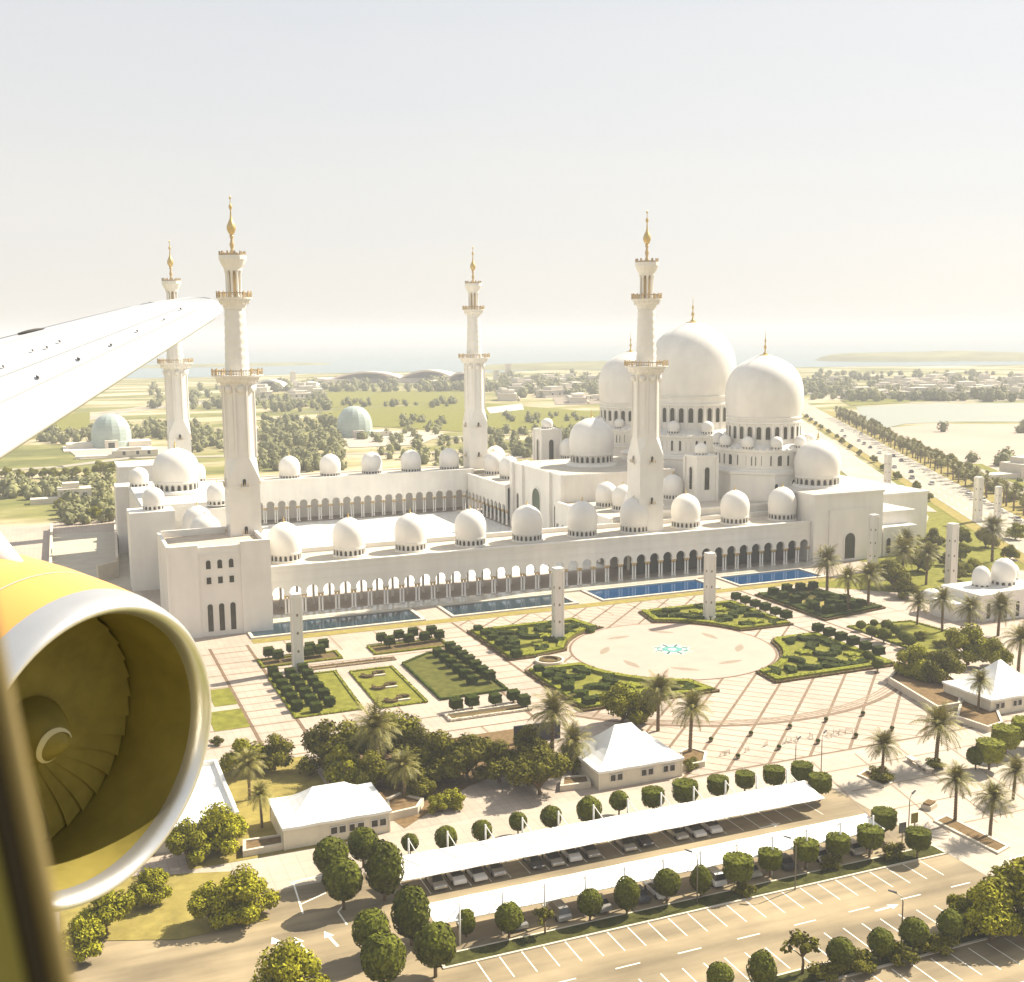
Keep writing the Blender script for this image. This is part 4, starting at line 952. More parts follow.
# low round fountain basin on the left of the court
fo = thing('fountain_basin', 'low round stone basin between the two left parterre beds', 'fountain', (53.6,-75.4,0.05)); mb = MB()
mb.lathe([(3.2,.05),(3.2,.7),(2.8,.75),(2.7,.3),(0.05,.3)], 32, (53.6,-75.4,0), smooth=False); mb.build('basin', M_planter, fo)
mb = MB(); mb.lathe([(2.3,.32),(2.3,.8),(1.9,.85),(1.8,.4),(.05,.4)], 28, (53.6,-75.4,0), smooth=False); mb.build('inner_bowl', M_hedger, fo)

# clipped box shrubs, row by row
def row(name, pts, proto, group, labelf, sc=1.0):
    for i,(x,y) in enumerate(pts): proto.put((x,y,.12), random.uniform(-.06,.06), sc*random.uniform(.95,1.06), labelf(i,len(pts)), group)
near_far = lambda what: (lambda i,n: f'box shrub {ORD[i]} from the pool {what}')
left_right = lambda what: (lambda i,n: f'box shrub {ORD[i]} from left {what}')
row('', [(-4.6,-61-4.9*k) for k in range(6)], CUBES, 'box shrubs', near_far('in left row by the leftmost tower'))
row('', [(-1.4,-63.5-4.9*k) for k in range(6)], CUBES, 'box shrubs', near_far('in middle row by the leftmost tower'))
row('', [(1.8,-61-4.9*k) for k in range(6)], CUBES, 'box shrubs', near_far('in right row by the leftmost tower'))
row('', [(-3.0,-47.3),(2.5,-46.0),(6.4,-47),(9.8,-46)], CUBE, 'box shrubs', left_right('behind the hedge bed of the left pool'))
row('', [(-1.5,-50.5),(3,-50.2),(5.2,-50.6),(8,-50.2)], CUBE, 'box shrubs', left_right('in the hedge bed before the left pool'))
row('', [(23.7,-45.5),(28.2,-44.8),(31.9,-44.2),(36.4,-44.6)], CUBE, 'box shrubs', left_right('behind the hedge bed nearer the middle pools'))
row('', [(24.5,-49.6),(29.3,-49.3),(33.3,-49),(37,-48.6)], CUBE, 'box shrubs', left_right('in front row of the bed nearer the middle pools'))
row('', [(36.0,-59.5-4.1*k) for k in range(7)], CUBE, 'box shrubs', near_far('along the right edge of the dark garden bed'))
row('', [(32.3,-61.5-4.4*k) for k in range(6)], CUBES, 'box shrubs', near_far('in the inner row of the dark garden bed'))
row('', [(23.5,-98.6),(26.9,-98.3),(31.6,-98.6),(35.6,-98.2),(36.3,-101.8)], CUBE, 'box shrubs', left_right('over the low red brown hedge near the trees'))
row('', [(47.9,-45.8-4.8*k) for k in range(6)], CUBES, 'box shrubs', near_far('on the path edge of the back left parterre'))
row('', [(47.9,-82.6-4.8*k) for k in range(6)], CUBES, 'box shrubs', near_far('on the path edge of the parterre behind the tent'))
row('', [(122.5,-44.2-4.5*k) for k in range(6)], CUBE, 'box shrubs', near_far('on the path edge of the back right parterre'))
row('', [(121.8,-80.4-4.3*k) for k in range(6)], CUBE, 'box shrubs', near_far('on the path edge of the large right parterre'))
row('', [(134.6,-44.0),(140.6,-41.8),(145.2,-41.6),(149.6,-41.5)], CUBE, 'box shrubs', left_right('at the pool edge of the dark right bed'))
row('', [(134.4,-49.0),(134.4,-54.2),(135,-61.4),(135.4,-66.4)], CUBE, 'box shrubs', near_far('down the path side of the dark right bed'))
row('', [(140.5,-49),(145,-52),(142,-58.6),(140.8,-64.6),(145,-65),(149,-56),(149.4,-62)], CUBES, 'box shrubs', left_right('scattered inside the dark right bed'))
for i,(px,py,r) in enumerate(((861,625,5),(874,623,4),(887,625,6),(872,631,6),(884,634,7),(896,630,5.5),(903,636,6),(909,640,7),(868,655,5),(878,664,6))):
    place_round(px, py, r, BALLS[i%2], 1.6, f'small rounded bush, {ORD[i]} from the left in the overgrown bed right of the plaza', 'rounded bushes of the right bed', .8)

# ------------------------------------------------------------------ topiary round the car park
for i,(px,py,r) in enumerate(((410,843,8.5),(446,838,11),(482,831,10),(518,822,9),(551,817,10.5),(589,810,12.5),(619,801,9.5))):
    place_round(px, py, r, BALLS[i%2], 1.6, f'ball clipped tree, {ORD[i]} from the left behind the upper carport', 'topiary behind the upper carport')
for i,(px,py,r) in enumerate(((653,799,11),(685,793,12.5),(718,787,10.5),(745,781,9.5),(774,777,10.5),(802,773,10.5))):
    place_round(px, py, r, DRUMS[i%2], 1.55, f'flat topped clipped tree, {ORD[i]} from the left behind the upper carport', 'topiary behind the upper carport', 1.0)
place_round(820, 785, 11, DRUMS[0], 1.55, 'flat topped clipped tree at the right end of the upper carport', 'topiary behind the upper carport')
for i,(px,py,r,pr) in enumerate(((466,922,9.5,2),(509,918,14,0),(590,903,12.5,1),(627,894,12.5,2),(667,883,13,0),(701,880,10.5,2))):
    place_round(px, py, r, (BALLS+[EGG])[pr], 1.75 if pr == 2 else 1.6, f'round clipped tree, {ORD[i]} from the left along the lower carport', 'topiary along the lower carport')
for i,(px,py,r) in enumerate(((738,870,14.5),(770,861,11.5),(806,852,12),(838,846,11.5),(870,839,12.5))):
    place_round(px, py, r, DRUMS[i%2], 1.55, f'flat topped clipped tree, {ORD[i]} from the left along the lower carport', 'topiary along the lower carport')
place_round(884, 821, 12, DRUMS[1], 1.55, 'flat topped clipped tree behind the right end of the lower carport', 'topiary along the lower carport')
place_round(918, 841, 12, DRUMS[0], 1.55, 'flat topped clipped tree below the street lamp at the car park corner', 'topiary along the lower carport')
p = at(545,935); T_LOOSE.put((p.x,p.y,.1), 1.0, .8, 'small loose tree with thin crown between round trees of the lower carport')
put_tree(802, 975, T_LOOSE, 1.15, 'small airy tree with open crown in the island at the bottom of the picture')
for i,(px,py,r) in enumerate(((720,977,13),(762,972,14),(841,953,14),(881,943,13),(914,933,14),(951,925,13.5))):
    place_round(px, py, r, BALLS[i%2] if i != 1 else EGG, 1.6, f'dark ball clipped tree, {ORD[i]} from the left in the lowest planted island', 'topiary in the lowest island')
for i,(px,py,r) in enumerate(((828,974,17),(862,966,16),(900,957,17),(938,946,18))):
    p = at(px,py+6); BUSHD.put((p.x,p.y,.15), i, (1.3,1.0,1.0), f'low dark bush under the ball trees, {ORD[i]} from the left in the lowest island', 'low bushes of the lowest island')
for (px,py,r,pr,lab) in ((331,856,17,0,'leftmost of the three dark ball trees in front of the long low tent'),(363,844,15,1,'hindmost dark ball tree close to the tent windows'),(343,880,19,0,'biggest dark ball tree in front of the long low tent, casting a shadow left'),
        (384,868,19,2,'tall egg shaped tree at the left end of the upper carport'),(371,930,18.5,1,'ball tree left of the lower carport, furthest left of its group of four'),(411,913,19,2,'tall rounded tree touching the left end of the lower carport'),
        (383,958,22,1,'biggest ball tree at the front of the group left of the lower carport'),(435,945,20.5,0,'ball tree at the corner of the stalls, right of its group of four')):
    place_round(px, py, r, (BALLS+[EGG])[pr], 1.75 if pr == 2 else 1.6, lab, 'big ball trees at the left ends of the carports', 1.05)
BRIGHT = [plant_proto('topiary_tree', 'topiary tree', drum_crown(1.0, 1.5, .7, 1300, .15), M_hedgel, trunk_mb(1.0,.10,.08))]
for i,(px,py,r,lab) in enumerate(((990,752,13,'nearest'),(1006,738,13,'middle'),(1026,730,13,'furthest right'))):
    place_round(px, py, r, BRIGHT[0], 1.45, f'bright green flat topped clipped tree at the right edge, {lab} of three', 'bright clipped trees at the right edge')
place_round(976, 756, 9, BALLS[0], 1.6, 'olive ball bush beside the bright clipped trees at the right edge')

# ------------------------------------------------------------------ palms
PL = [(882,781,747,'in the dark bush bed right of the upper carport'),(936,766,727,'by the bench wall on the right plaza'),(955,822,783,'at the upper end of the long brown bed'),(990,836,799,'at the lower end of the long brown bed'),
 (1013,800,772,'at the right edge beside the bright clipped trees'),(690,756,712,'in the planter right of the peaked tent, its crown wide open'),(658,731,692,'behind the peaked tent beside the leafy tree'),
 (574,775,742,'at the left side of the peaked tent'),(552,768,716,'rising over the dark bushes left of the peaked tent'),(405,803,768,'standing alone in the planter right of the long low tent'),(378,775,730,'deep in the clump of trees behind the long low tent'),
 (262,828,797,'at the left wall of the long low tent'),(250,800,766,'in the dense clump left of the long low tent'),(827,592,563,'at the end of the last blue pool'),(848,610,580,'left of the pair before the white portal'),(868,609,577,'right of the pair before the white portal'),
 (917,625,604,'leftmost in the row before the little domed building'),(942,632,602,'second in the row before the little domed building'),(968,640,610,'third in the row before the little domed building'),(998,636,608,'last in the row before the little domed building'),
 (978,714,684,'in the planter left of the tent at the right edge'),(1018,675,640,'behind the tent at the right edge'),(902,584,553,'behind the square tower near the portal'),(926,585,556,'between the two right square towers'),(992,562,530,'behind the domes of the little building'),(906,560,540,'far one on the lawn behind the portal')]
for i,(bx0,by0,cy0,lab) in enumerate(PL):
    p = at(bx0,by0); d = ray(bx0,cy0); t = ((p.x-CAM.x)*d.x+(p.y-CAM.y)*d.y)/(d.x*d.x+d.y*d.y); h = CAM.z+d.z*t
    k = i%3; hh = (7.2,6.4,7.6)[k]; s = max(.6,min(1.6,1.1*h/hh)); PALMS[k].put((p.x,p.y,.08), 1.7*i, (s,s,s), 'date palm '+lab, 'date palms of the grounds')
# palms and trees along the highway
n_ = 0
for k in range(44):
    t = 40+12.0*k; q = A0+hwn*(21.5+random.uniform(-1,1))+hwd*t; SPALM.put((q.x,q.y,.15), k, random.uniform(1.0,1.35), 'date palm in the row along the desert side of the pale highway', 'palms along the highway')
for k in range(66):
    t = 60+8.0*k; q = A0+hwn*((24,28,32)[k%3]+random.uniform(-2,2))+hwd*t; (T_MID[k%2] if k%3 else SPALM).put((q.x,q.y,.12), k, random.uniform(.9,1.3), 'green tree in the row between highway and desert' if k%3 else 'palm in the row between highway and desert', 'trees between highway and desert')
for k in range(14):
    t = 90+36*k; q = A0+hwn*(-4+random.uniform(-2,2))+hwd*t; T_MID[k%2].put((q.x,q.y,.12), k, random.uniform(.5,.8), 'small tree on the verge of the highway near the prayer hall', 'verge trees of the highway')

# ------------------------------------------------------------------ leafy trees near the car park and tents
for (px,py,pr,sc,lab) in ((328,770,T_DARK[0],1.05,'dark leafy tree at the left of the clump behind the long low tent'),(352,765,T_MID[0],1.0,'leafy tree, second from the left in the clump behind the long low tent'),(345,785,T_MID[1],.9,'leafy tree close behind the ridge of the long low tent'),
        (392,762,T_MID[0],1.15,'olive leafy tree in the middle of the big clump'),(415,775,T_DARK[1],.95,'dark leafy tree in the middle of the big clump'),(440,782,T_DARK[0],1.05,'dark leafy tree on the right half of the big clump'),(468,780,T_DARK[1],.9,'dark spreading tree near the right end of the big clump'),
        (500,782,T_DARK[0],.85,'dark tree at the right end of the big clump'),(372,790,T_DARK[0],.8,'low dark tree in front of the big clump'),(420,798,T_DARK[0],.6,'small dark tree below the big clump'),
        (540,795,T_DARK[1],.9,'dark dense tree left of the peaked tent'),(530,765,T_DARK[0],.85,'dark tree over the navy screen behind the path'),(575,770,T_MID[1],.7,'olive tree touching the left wall of the peaked tent'),
        (622,725,T_MID[0],1.0,'broad green tree behind the peak of the white tent'),(645,722,T_MID[1],.85,'olive tree right behind the white peaked tent'),
        (242,775,T_MID[0],.95,'leafy tree left of the long low tent, against the pale path'),(275,770,T_DARK[0],.9,'darker leafy tree at the corner of the long low tent'),
        (222,850,T_YEL,.95,'broad yellow green tree between the flat white roof and the car park'),(190,862,T_MID[0],.9,'olive tree beside the aircraft engine, above the car park entrance'),(242,920,T_YEL,.95,'tall yellow green tree on the left side of the car park'),(212,925,T_MID[0],.8,'olive tree behind the tall yellow green one on the left'),
        (288,1000,T_YEL,.95,'yellow green tree cut by the bottom edge left of centre'),(150,905,T_MID[1],.75,'small olive tree right under the engine'),(105,935,T_MID[0],.9,'olive tree at the lower left behind the engine'),(80,960,T_MID[1],.8,'olive tree at the lower left corner near the window frame'),
        (990,940,T_YEL,.95,'large yellow green tree in the lower right corner'),(1020,930,T_MID[0],1.1,'olive tree at the lower right edge behind the yellow green one'),(965,930,T_MID[1],.6,'small tree left of the large yellow green tree in the corner'),
        (915,680,T_MID[0],.95,'green tree in the walled planter right of the plaza'),(940,685,T_DARK[1],.85,'darker tree behind the walled planter right of the plaza'),(968,665,T_MID[0],1.15,'bright green tree between palms and the tent at the right edge'),(995,668,T_MID[1],.9,'green tree right behind the tent at the right edge'),
        (905,598,T_DARK[0],.95,'round dark tree behind the right square tower'),(886,578,T_DARK[1],.8,'dark tree by the low white wing'),(928,560,T_MID[0],1.0,'bright green tree beyond the right square tower'),(960,560,T_MID[1],1.0,'green tree behind the right square tower'),(975,600,T_MID[0],.7,'tree beside the little domed building'),
        (945,566,T_DARK[0],.7,'low dark tree at the foot of the right square tower'),(1010,560,T_MID[1],.9,'green tree right of the little domed building'),(893,590,T_DARK[1],1.25,'broad dark tree between the portal and the right square tower'),(918,572,T_MID[0],1.3,'broad bright green tree behind the right square tower, nearest the white wing'),
        (933,548,T_DARK[0],1.1,'dark tree on the lawn by the pale garden path'),(912,548,T_MID[1],1.1,'green tree at the corner of the low white wing'),(960,545,T_MID[0],1.1,'green tree on the lawn left of the highway towers'),(985,548,T_DARK[1],1.0,'dark tree on the lawn below the highway towers'),(1015,540,T_MID[1],1.1,'green tree by the highway at the right edge'),(955,580,T_DARK[0],.9,'dark tree left of the little domed building'),(972,575,T_MID[1],.9,'green tree close behind the little domed building')):
    put_tree(px, py, pr, sc, lab)
for (px,py,pr,sc,lab) in ((455,808,BUSH,1.2,'light olive bush right of the single palm in the planter'),(438,812,BUSH,1.1,'olive bush next to the planter of the single palm'),(882,780,BUSHD,(1.6,1.2,.9),'dark bush under the palm right of the upper carport'),(935,768,BUSHD,(1.1,1.1,.7),'olive bush by the bench wall'),
        (690,768,BUSHD,(1.2,.9,.7),'clipped low bush in the planter right of the peaked tent'),(745,895,BUSHD,.8,'dark bush between flat topped trees of the lower carport'),(892,858,BUSHD,1.0,'dark bush at the right end of the lower carport'),(830,868,BUSHD,.9,'dark bush under the flat topped trees'),
        (160,742,BUSH,.8,'round bush hidden by the engine lip'),(218,745,BUSHD,.7,'small round bush at the flat white roof'),(920,640,BUSH,.9,'bush at the foot of the palm row'),(940,648,BUSHD,.9,'dark bush between palm row and planter'),(955,645,BUSH,.8,'small bush behind the green trees on the right')):
    put_tree(px, py, pr, sc, lab)

# ------------------------------------------------------------------ white light towers
def tower_proto():
    t = thing('light_tower', 'x', 'tower', (0,0,0)); mb = MB(); s = 1.3
    mb.box(-1.7,1.7,-1.7,1.7,0,.8); mb.box(-s,s,-s,s,.8,15.9)
    for x in (-1,1):
        for y in (-1,1): mb.cbox(x*s,y*s,.8,.5,.5,15.4)
    mb.build('shaft', M_marble, t)
    c = MB(); c.box(-1.65,1.65,-1.65,1.65,16.2,16.55); c.box(-1.5,1.5,-1.5,1.5,16.55,17.1); c.box(-1.35,1.35,-1.35,1.35,15.9,16.2); c.build('cap', M_marble, t)
    for z in (4.5,8.5,12.5):
        for (nx,ny) in ((0,-1),(-1,0),(1,0),(0,1)):
            w_ = MB(); w_.lathe([(.30,0),(.34,.02)], 10, (0,0,0)); 
            w_ = MB(); a = Vector((-ny,nx,0)); n_ = Vector((nx,ny,0))
            pts = [n_*(s+.03)+a*.36*math.cos(2*math.pi*i/10)+Vector((0,0,z+.36*math.sin(2*math.pi*i/10))) for i in range(10)]
            w_.add(pts, [list(range(10))]); w_.build('roundel', M_grey, t)
    return Proto(t)
TW = tower_proto()
for (x,y,sc,lab) in ((1.2,-59.0,1,'square white light tower nearest the aircraft, at the left pool'),(63,-59.4,1.02,'square white light tower between the pools and the round court, left one'),(106,-57.2,1.0,'square white light tower in front of the deepest blue pool'),
                     (187.5,-53.5,1.06,'square white light tower right of the portal among the trees'),(182.5,-26.5,1.0,'square white light tower standing close in front of the portal')):
    TW.put((x,y,.05), 0, (.72*sc,.72*sc,sc), lab, 'light towers')
for (px,py,sc,lab) in ((977,522,1.0,'square white light tower by the highway, with a dark line of slots'),(997,520,.75,'shorter square white tower by the highway at the right edge'),(887,490,.95,'square white light tower behind the low white wing'),(908,520,.6,'low white tower on the lawn beyond the portal')):
    p = at(px,py); TW.put((p.x,p.y,.1), 0, (.8*sc,.8*sc,sc), lab, 'light towers')

# ------------------------------------------------------------------ tents
def tent(x0, x1, y0, y1, hw_, hp, ridge, label, wins, along='x'):
    t = thing('tent', label, 'tent', ((x0+x1)/2,(y0+y1)/2,.05)); cx_, cy_ = (x0+x1)/2, (y0+y1)/2
    wl = MB(); wl.box(x0,x1,y0,y1,.05,hw_)
    for x in (x0,x1):
        for y in (y0,y1): wl.cbox(x,y,.05,.25,.25,hw_)
    n = max(2,int((x1-x0)/4))
    for i in range(1,n): wl.cbox(x0+(x1-x0)*i/n, y0, .05, .12,.08,hw_-.2)
    wl.build('wall', M_tentw, t)
    # concave hipped roof: rings from the eaves to the ridge
    rf = MB(); e = .35; N = 7; vs = []; fs = []
    rings = []
    for k in range(N+1):
        u = k/N; zz = hw_+(hp-hw_)*(u**1.55); ex = (x1-x0)/2+e; ey = (y1-y0)/2+e
        hx = ex*(1-u)+ridge*u; hy = ey*(1-u)+.05*u
        ring_ = []
        for (sx,sy) in ((-1,-1),(1,-1),(1,1),(-1,1)):
            ring_.append((cx_+sx*hx, cy_+sy*hy, zz))
        pts = []
        for q in range(4):
            a, b = ring_[q], ring_[(q+1)%4]
            for m_ in range(6):
                f = m_/6; sag = -.10*math.sin(math.pi*((f*3)%1))*(1-u); pts.append((a[0]+(b[0]-a[0])*f, a[1]+(b[1]-a[1])*f, zz+sag))
        rings.append(pts); vs += pts
    M_ = 24
    for k in range(N):
        for i in range(M_): fs.append((k*M_+i, k*M_+(i+1)%M_, (k+1)*M_+(i+1)%M_, (k+1)*M_+i))
    fs.append([N*M_+i for i in range(M_)]); rf.add(vs, fs)
    rf.add([(x,y,z) for x,y,z in rings[0]]+[(x,y,z-.4) for x,y,z in rings[0]], [(i,M_+i,M_+(i+1)%M_,(i+1)%M_) for i in range(M_)])
    rf.build('roof', M_tent, t)
    for (wx,side) in wins:
        for s_ in (-.62,.62):
            if side == 's': window(t, (wx+s_,y0,1.25), (0,-1), .95, 1.05, False, .07)
            else: window(t, (x0,wx+s_,1.25), (-1,0), .95, 1.05, False, .07)
    return t
tent(31.6,46.6,-143.8,-131.2,3.3,8.0,1.6,'square white tent with a peaked roof and three pairs of dark windows', [(34.6,'s'),(40.2,'s'),(44.2,'s')])
tent(-18.7,-3.4,-145.2,-134.6,3.5,6.6,2.4,'long low white tent with dark paired windows near the ball trees', [(-11.0,'s'),(-8.3,'s'),(-5.0,'s')])
tent(114.8,130.5,-141.5,-129.5,3.3,8.4,.4,'white tent with a sharp pointed peak at the right edge', [(117,'s'),(121.3,'s'),(126,'s')])
fr = thing('service_building', 'flat white roofed building tucked beside the aircraft engine', 'building', (-31,-128,0)); mb = MB(); mb.box(-39,-24.2,-139,-117,0,3.4); mb.build('wall', M_tentw, fr)
rf = MB(); rf.box(-39.2,-24,-139.2,-116.8,3.4,3.6); rf.box(-24.5,-24,-139.2,-116.8,3.6,4.3); rf.box(-39.2,-24.5,-117.3,-116.8,3.6,4.3); rf.box(-39.2,-38.7,-139.2,-117.3,3.6,4.3); rf.build('roof', M_tent, fr)

# ------------------------------------------------------------------ little domed building on the right
kd = thing('domed_building', 'little white building with two domes behind the row of palms', 'building', (174,-79,0)); mb = MB()
mb.box(165.5,188,-87,-74,0,6.2); mb.box(165.2,188.3,-87.3,-73.7,6.2,6.8); mb.box(171,188.5,-88,-86.9,0,7.4); mb.box(160,165.6,-84,-76,0,4.4); mb.build('wall', M_marble, kd)
small_dome(kd, (179.8,-80,6.8), 3.1, 5.6, 1.4, 12); small_dome(kd, (173.3,-79,6.8), 2.3, 4.6, .7, 10); small_dome(kd, (186.5,-76,6.8), 2.0, 3.6, .7, 10)
for X in (168,172.5,176.5,181,185.5): window(kd, (X,-88.0 if X > 171 else -87,.6), (0,-1), 1.3, 4.0)
p = at(931,612); ks = thing('ablution_kiosk', 'small white dome on low columns between palms left of the little domed building', 'kiosk', (p.x,p.y,0)); mb = MB(); mb.box(p.x-2.4,p.x+2.4,p.y-2.4,p.y+2.4,2.6,3.2); mb.build('slab', M_marble, ks)
for sx in (-1,1):
    for sy in (-1,1): MB().cbox(p.x+sx*2,p.y+sy*2,0,.45,.45,2.6).build('column', M_marble, ks)
small_dome(ks, (p.x,p.y,3.2), 2.3, 2.6, .4, 8)

# ------------------------------------------------------------------ carports
def carport(x0, x1, yb, yf, zb, zf, mast_y, n, stay, label):
    """membrane roof from its high back edge yb to its low front edge yf, hung from masts behind it"""
    t = thing('carport', label, 'carport', ((x0+x1)/2,(yb+yf)/2,0)); mb = MB(); N = n*4; K = 5; vs = []; fs = []
    for i in range(N+1):
        for k in range(K+1):
            u = k/K; x = x0+(x1-x0)*i/N; sag = -.12*math.sin(math.pi*u)-.05*math.sin(math.pi*((i%4)/4)); vs.append((x, yb+(yf-yb)*u, zb+(zf-zb)*u+sag))
    o = len(vs); vs += [(x,y,z-.10) for x,y,z in vs]; W = K+1
    for i in range(N):
        for k in range(K):
            f = (i*W+k,(i+1)*W+k,(i+1)*W+k+1,i*W+k+1); fs.append(f); fs.append(tuple(o+q for q in f[::-1]))
    for i in range(N): fs += [(i*W,o+i*W,o+(i+1)*W,(i+1)*W),(i*W+K,(i+1)*W+K,o+(i+1)*W+K,o+i*W+K)]
    for k in range(K): fs += [(k,k+1,o+k+1,o+k),(N*W+k,o+N*W+k,o+N*W+k+1,N*W+k+1)]
    mb.add(vs, fs); ro_ = mb.build('roof', M_roofw, t)
    for i in range(4,N,4):
        x = x0+(x1-x0)*i/N; sm = MB(); sm.tube([(x,yb+(yf-yb)*k/5,zb+(zf-zb)*k/5-.12*math.sin(math.pi*k/5)-.01) for k in range(6)], .045, .045, 5); sm.build('seam', M_tentw, ro_)
    s = 1 if mast_y > yb else -1
    for i in range(n):
        x = x0+(x1-x0)*(i+.5)/n; m_ = MB(); m_.tube([(x,mast_y,0),(x,mast_y,stay)], .15, .12, 8); o_ = m_.build('mast', M_steel, t)
        m_ = MB(); m_.tube([(x,mast_y,stay-.1),(x+.9,(yb+yf)/2,zb+(zf-zb)*.5+.1)], .07, .07, 6); m_.tube([(x,mast_y,zb-.45),(x,yf+.2*(1 if yf>yb else -1)*-1,zf-.35)], .11, .08, 6); m_.build('strut', M_steel, o_)
    return t
carport(-7.6,58.6,-160.3,-165.4,3.5,2.6,-159.6,12,5.4,'upper carport, long white fabric roof with white masts behind it')
carport(-7.2,59.2,-178.0,-173.8,2.85,3.45,-178.7,12,5.6,'lower carport, long white fabric roof lined with round trees in front')

# ------------------------------------------------------------------ cars
def car_proto(paint, label, suv=False):
    t = thing('parked_car', 'x', 'car'); L, W, h0, h1 = 4.4, 1.8, .95 if not suv else 1.1, 1.45 if not suv else 1.75
    prof = [(-L/2,.35),(-L/2+.05,.75),(-L/2+.2,h0-.05),(-L/2+.9,h0),(L/2-1.2,h0-.03),(L/2-.15,h0-.22),(L/2,.6),(L/2,.35)]
    mb = MB(); n = len(prof); vs = [(x,-W/2*(.93 if z > .8 else 1),z) for x,z in prof]+[(x,W/2*(.93 if z > .8 else 1),z) for x,z in prof]
    mb.add(vs, [[i,(i+1)%n,n+(i+1)%n,n+i] for i in range(n)]+[list(range(n))[::-1],[n+i for i in range(n)]])
    ro = [(-L/2+.75,h0-.02),(-L/2+1.15,h1),(.35,h1+.02),(1.15,h0-.02)] if not suv else [(-L/2+.15,h0-.02),(-L/2+.45,h1),(.5,h1+.02),(1.2,h0-.02)]
    body = mb; 
    rv = [(ro[1][0],-.62,ro[1][1]),(ro[2][0],-.62,ro[2][1]),(ro[2][0],.62,ro[2][1]),(ro[1][0],.62,ro[1][1])]; body.add(rv+[(x,y,z+.04) for x,y,z in rv], [(4,5,6,7),(0,1,5,4),(1,2,6,5),(2,3,7,6),(3,0,4,7)])
    body.build('body', paint, t)
    g = MB(); lo = [(ro[0][0],-.80,ro[0][1]),(ro[3][0],-.80,ro[3][1]),(ro[3][0],.80,ro[3][1]),(ro[0][0],.80,ro[0][1])]; g.add(lo+rv, [(0,1,5,4),(1,2,6,5),(2,3,7,6),(3,0,4,7)]); g.build('windows', M_glass, t)
    for sx in (-1.35,1.35):
        for sy in (-1,1):
            w_ = MB(); vs = []; 
            for j in (-.1,.1): vs += [(sx+.33*math.cos(2*math.pi*i/14), sy*.8+j, .33+.33*math.sin(2*math.pi*i/14)) for i in range(14)]
            w_.add(vs, [(i,(i+1)%14,14+(i+1)%14,14+i) for i in range(14)]+[list(range(14))[::-1],[14+i for i in range(14)]]); w_.build('wheel', M_tyre, t)
    for s_ in (-.62,.62): h = MB(); h.box(L/2-.03,L/2+.02,s_-.18,s_+.18,.58,.72); h.build('headlight', M_steel, t)
    return Proto(t)
CARS = [car_proto(M_carw,'w'), car_proto(M_cars,'s'), car_proto(M_card,'d'), car_proto(M_carw,'wv',True), car_proto(M_cars,'sv',True)]
CN = ['white saloon car','silver saloon car','dark saloon car','white off road car','silver off road car']
random.seed(21)
for i,(k,c) in enumerate(((1,1),(2,3),(3,0),(4,4),(6,2),(7,1),(8,3),(9,1),(11,1),(12,2),(14,1),(15,0),(16,3))):
    X = -5.1+2.82*k; CARS[c].put((X,-163.0+random.uniform(-.2,.2),.05), RAD(-90+random.uniform(-2,2)), 1.0, f'{CN[c]}, {ORD[i]} from the left under the upper carport', 'cars under the carports')
for i,(k,c) in enumerate(((3,1),(5,4),(7,1),(9,2),(10,0),(13,3),(15,1),(17,2),(19,0),(21,1))):
    X = -4.9+2.82*k; CARS[c].put((X,-176.8+random.uniform(-.2,.2),.05), RAD(90+random.uniform(-2,2)), 1.0, f'{CN[c]}, {ORD[i]} from the left under the lower carport', 'cars under the carports')
# cars on the highway
for i in range(18):
    lane = random.choice((3.0,7.6,12.4,17)); t = 20+i*24+random.uniform(-6,6); q = A0+hwn*lane+hwd*t
    CARS[random.randrange(5)].put((q.x,q.y,.31), math.atan2(hwd.y,hwd.x)+(math.pi if lane > 10 else 0), 1.0, 'tiny car driving on the pale highway', 'cars on the highway')

# ------------------------------------------------------------------ lamps, signs, barriers, planters
def lamp_proto():
    t = thing('street_lamp', 'x', 'street lamp'); mb = MB(); mb.tube([(0,0,0),(0,0,6.0),(.15,0,6.6),(.9,0,6.95)], .09, .05, 8); mb.build('post', M_lampm, t)
    h = MB(); h.add([(.7,-.16,6.9),(1.7,-.13,7.1),(1.7,.13,7.1),(.7,.16,6.9),(.7,-.12,7.06),(1.65,-.09,7.2),(1.65,.09,7.2),(.7,.12,7.06)], [(0,3,2,1),(4,5,6,7),(0,1,5,4),(1,2,6,5),(2,3,7,6),(3,0,4,7)]); h.build('lamp_head', M_card, t)
    return Proto(t)
LP = lamp_proto()
for (px,py,rz,lab) in ((821,775,.5,'thin street lamp on the plaza edge beyond the upper carport'),(908,842,.4,'street lamp beside the sign at the right corner of the car park'),(901,950,2.4,'street lamp between ball trees of the lowest island'),(795,782,.5,'thin street lamp behind the flat topped trees of the upper carport'),
                       (697,905,2.4,'street lamp left of the flat topped trees on the lower carport'),(795,890,2.4,'street lamp between flat topped trees on the lower carport')):
    p = at(px,py); LP.put((p.x,p.y,.05), rz, 1.0, lab, 'street lamps')
for (px,py,lab) in ((902,836,'dark square sign board beside the street lamp at the car park corner'),(914,826,'pale square sign board behind the street lamp')):
    p = at(px,py+6); t = thing('sign_board', lab, 'sign', (p.x,p.y,.05)); MB().cbox(p.x,p.y,.05,.1,.1,1.4).build('post', M_lampm, t); MB().cbox(p.x,p.y,1.4,1.2,.12,1.5).build('panel', M_card if 'dark' in lab else M_lawnd, t)
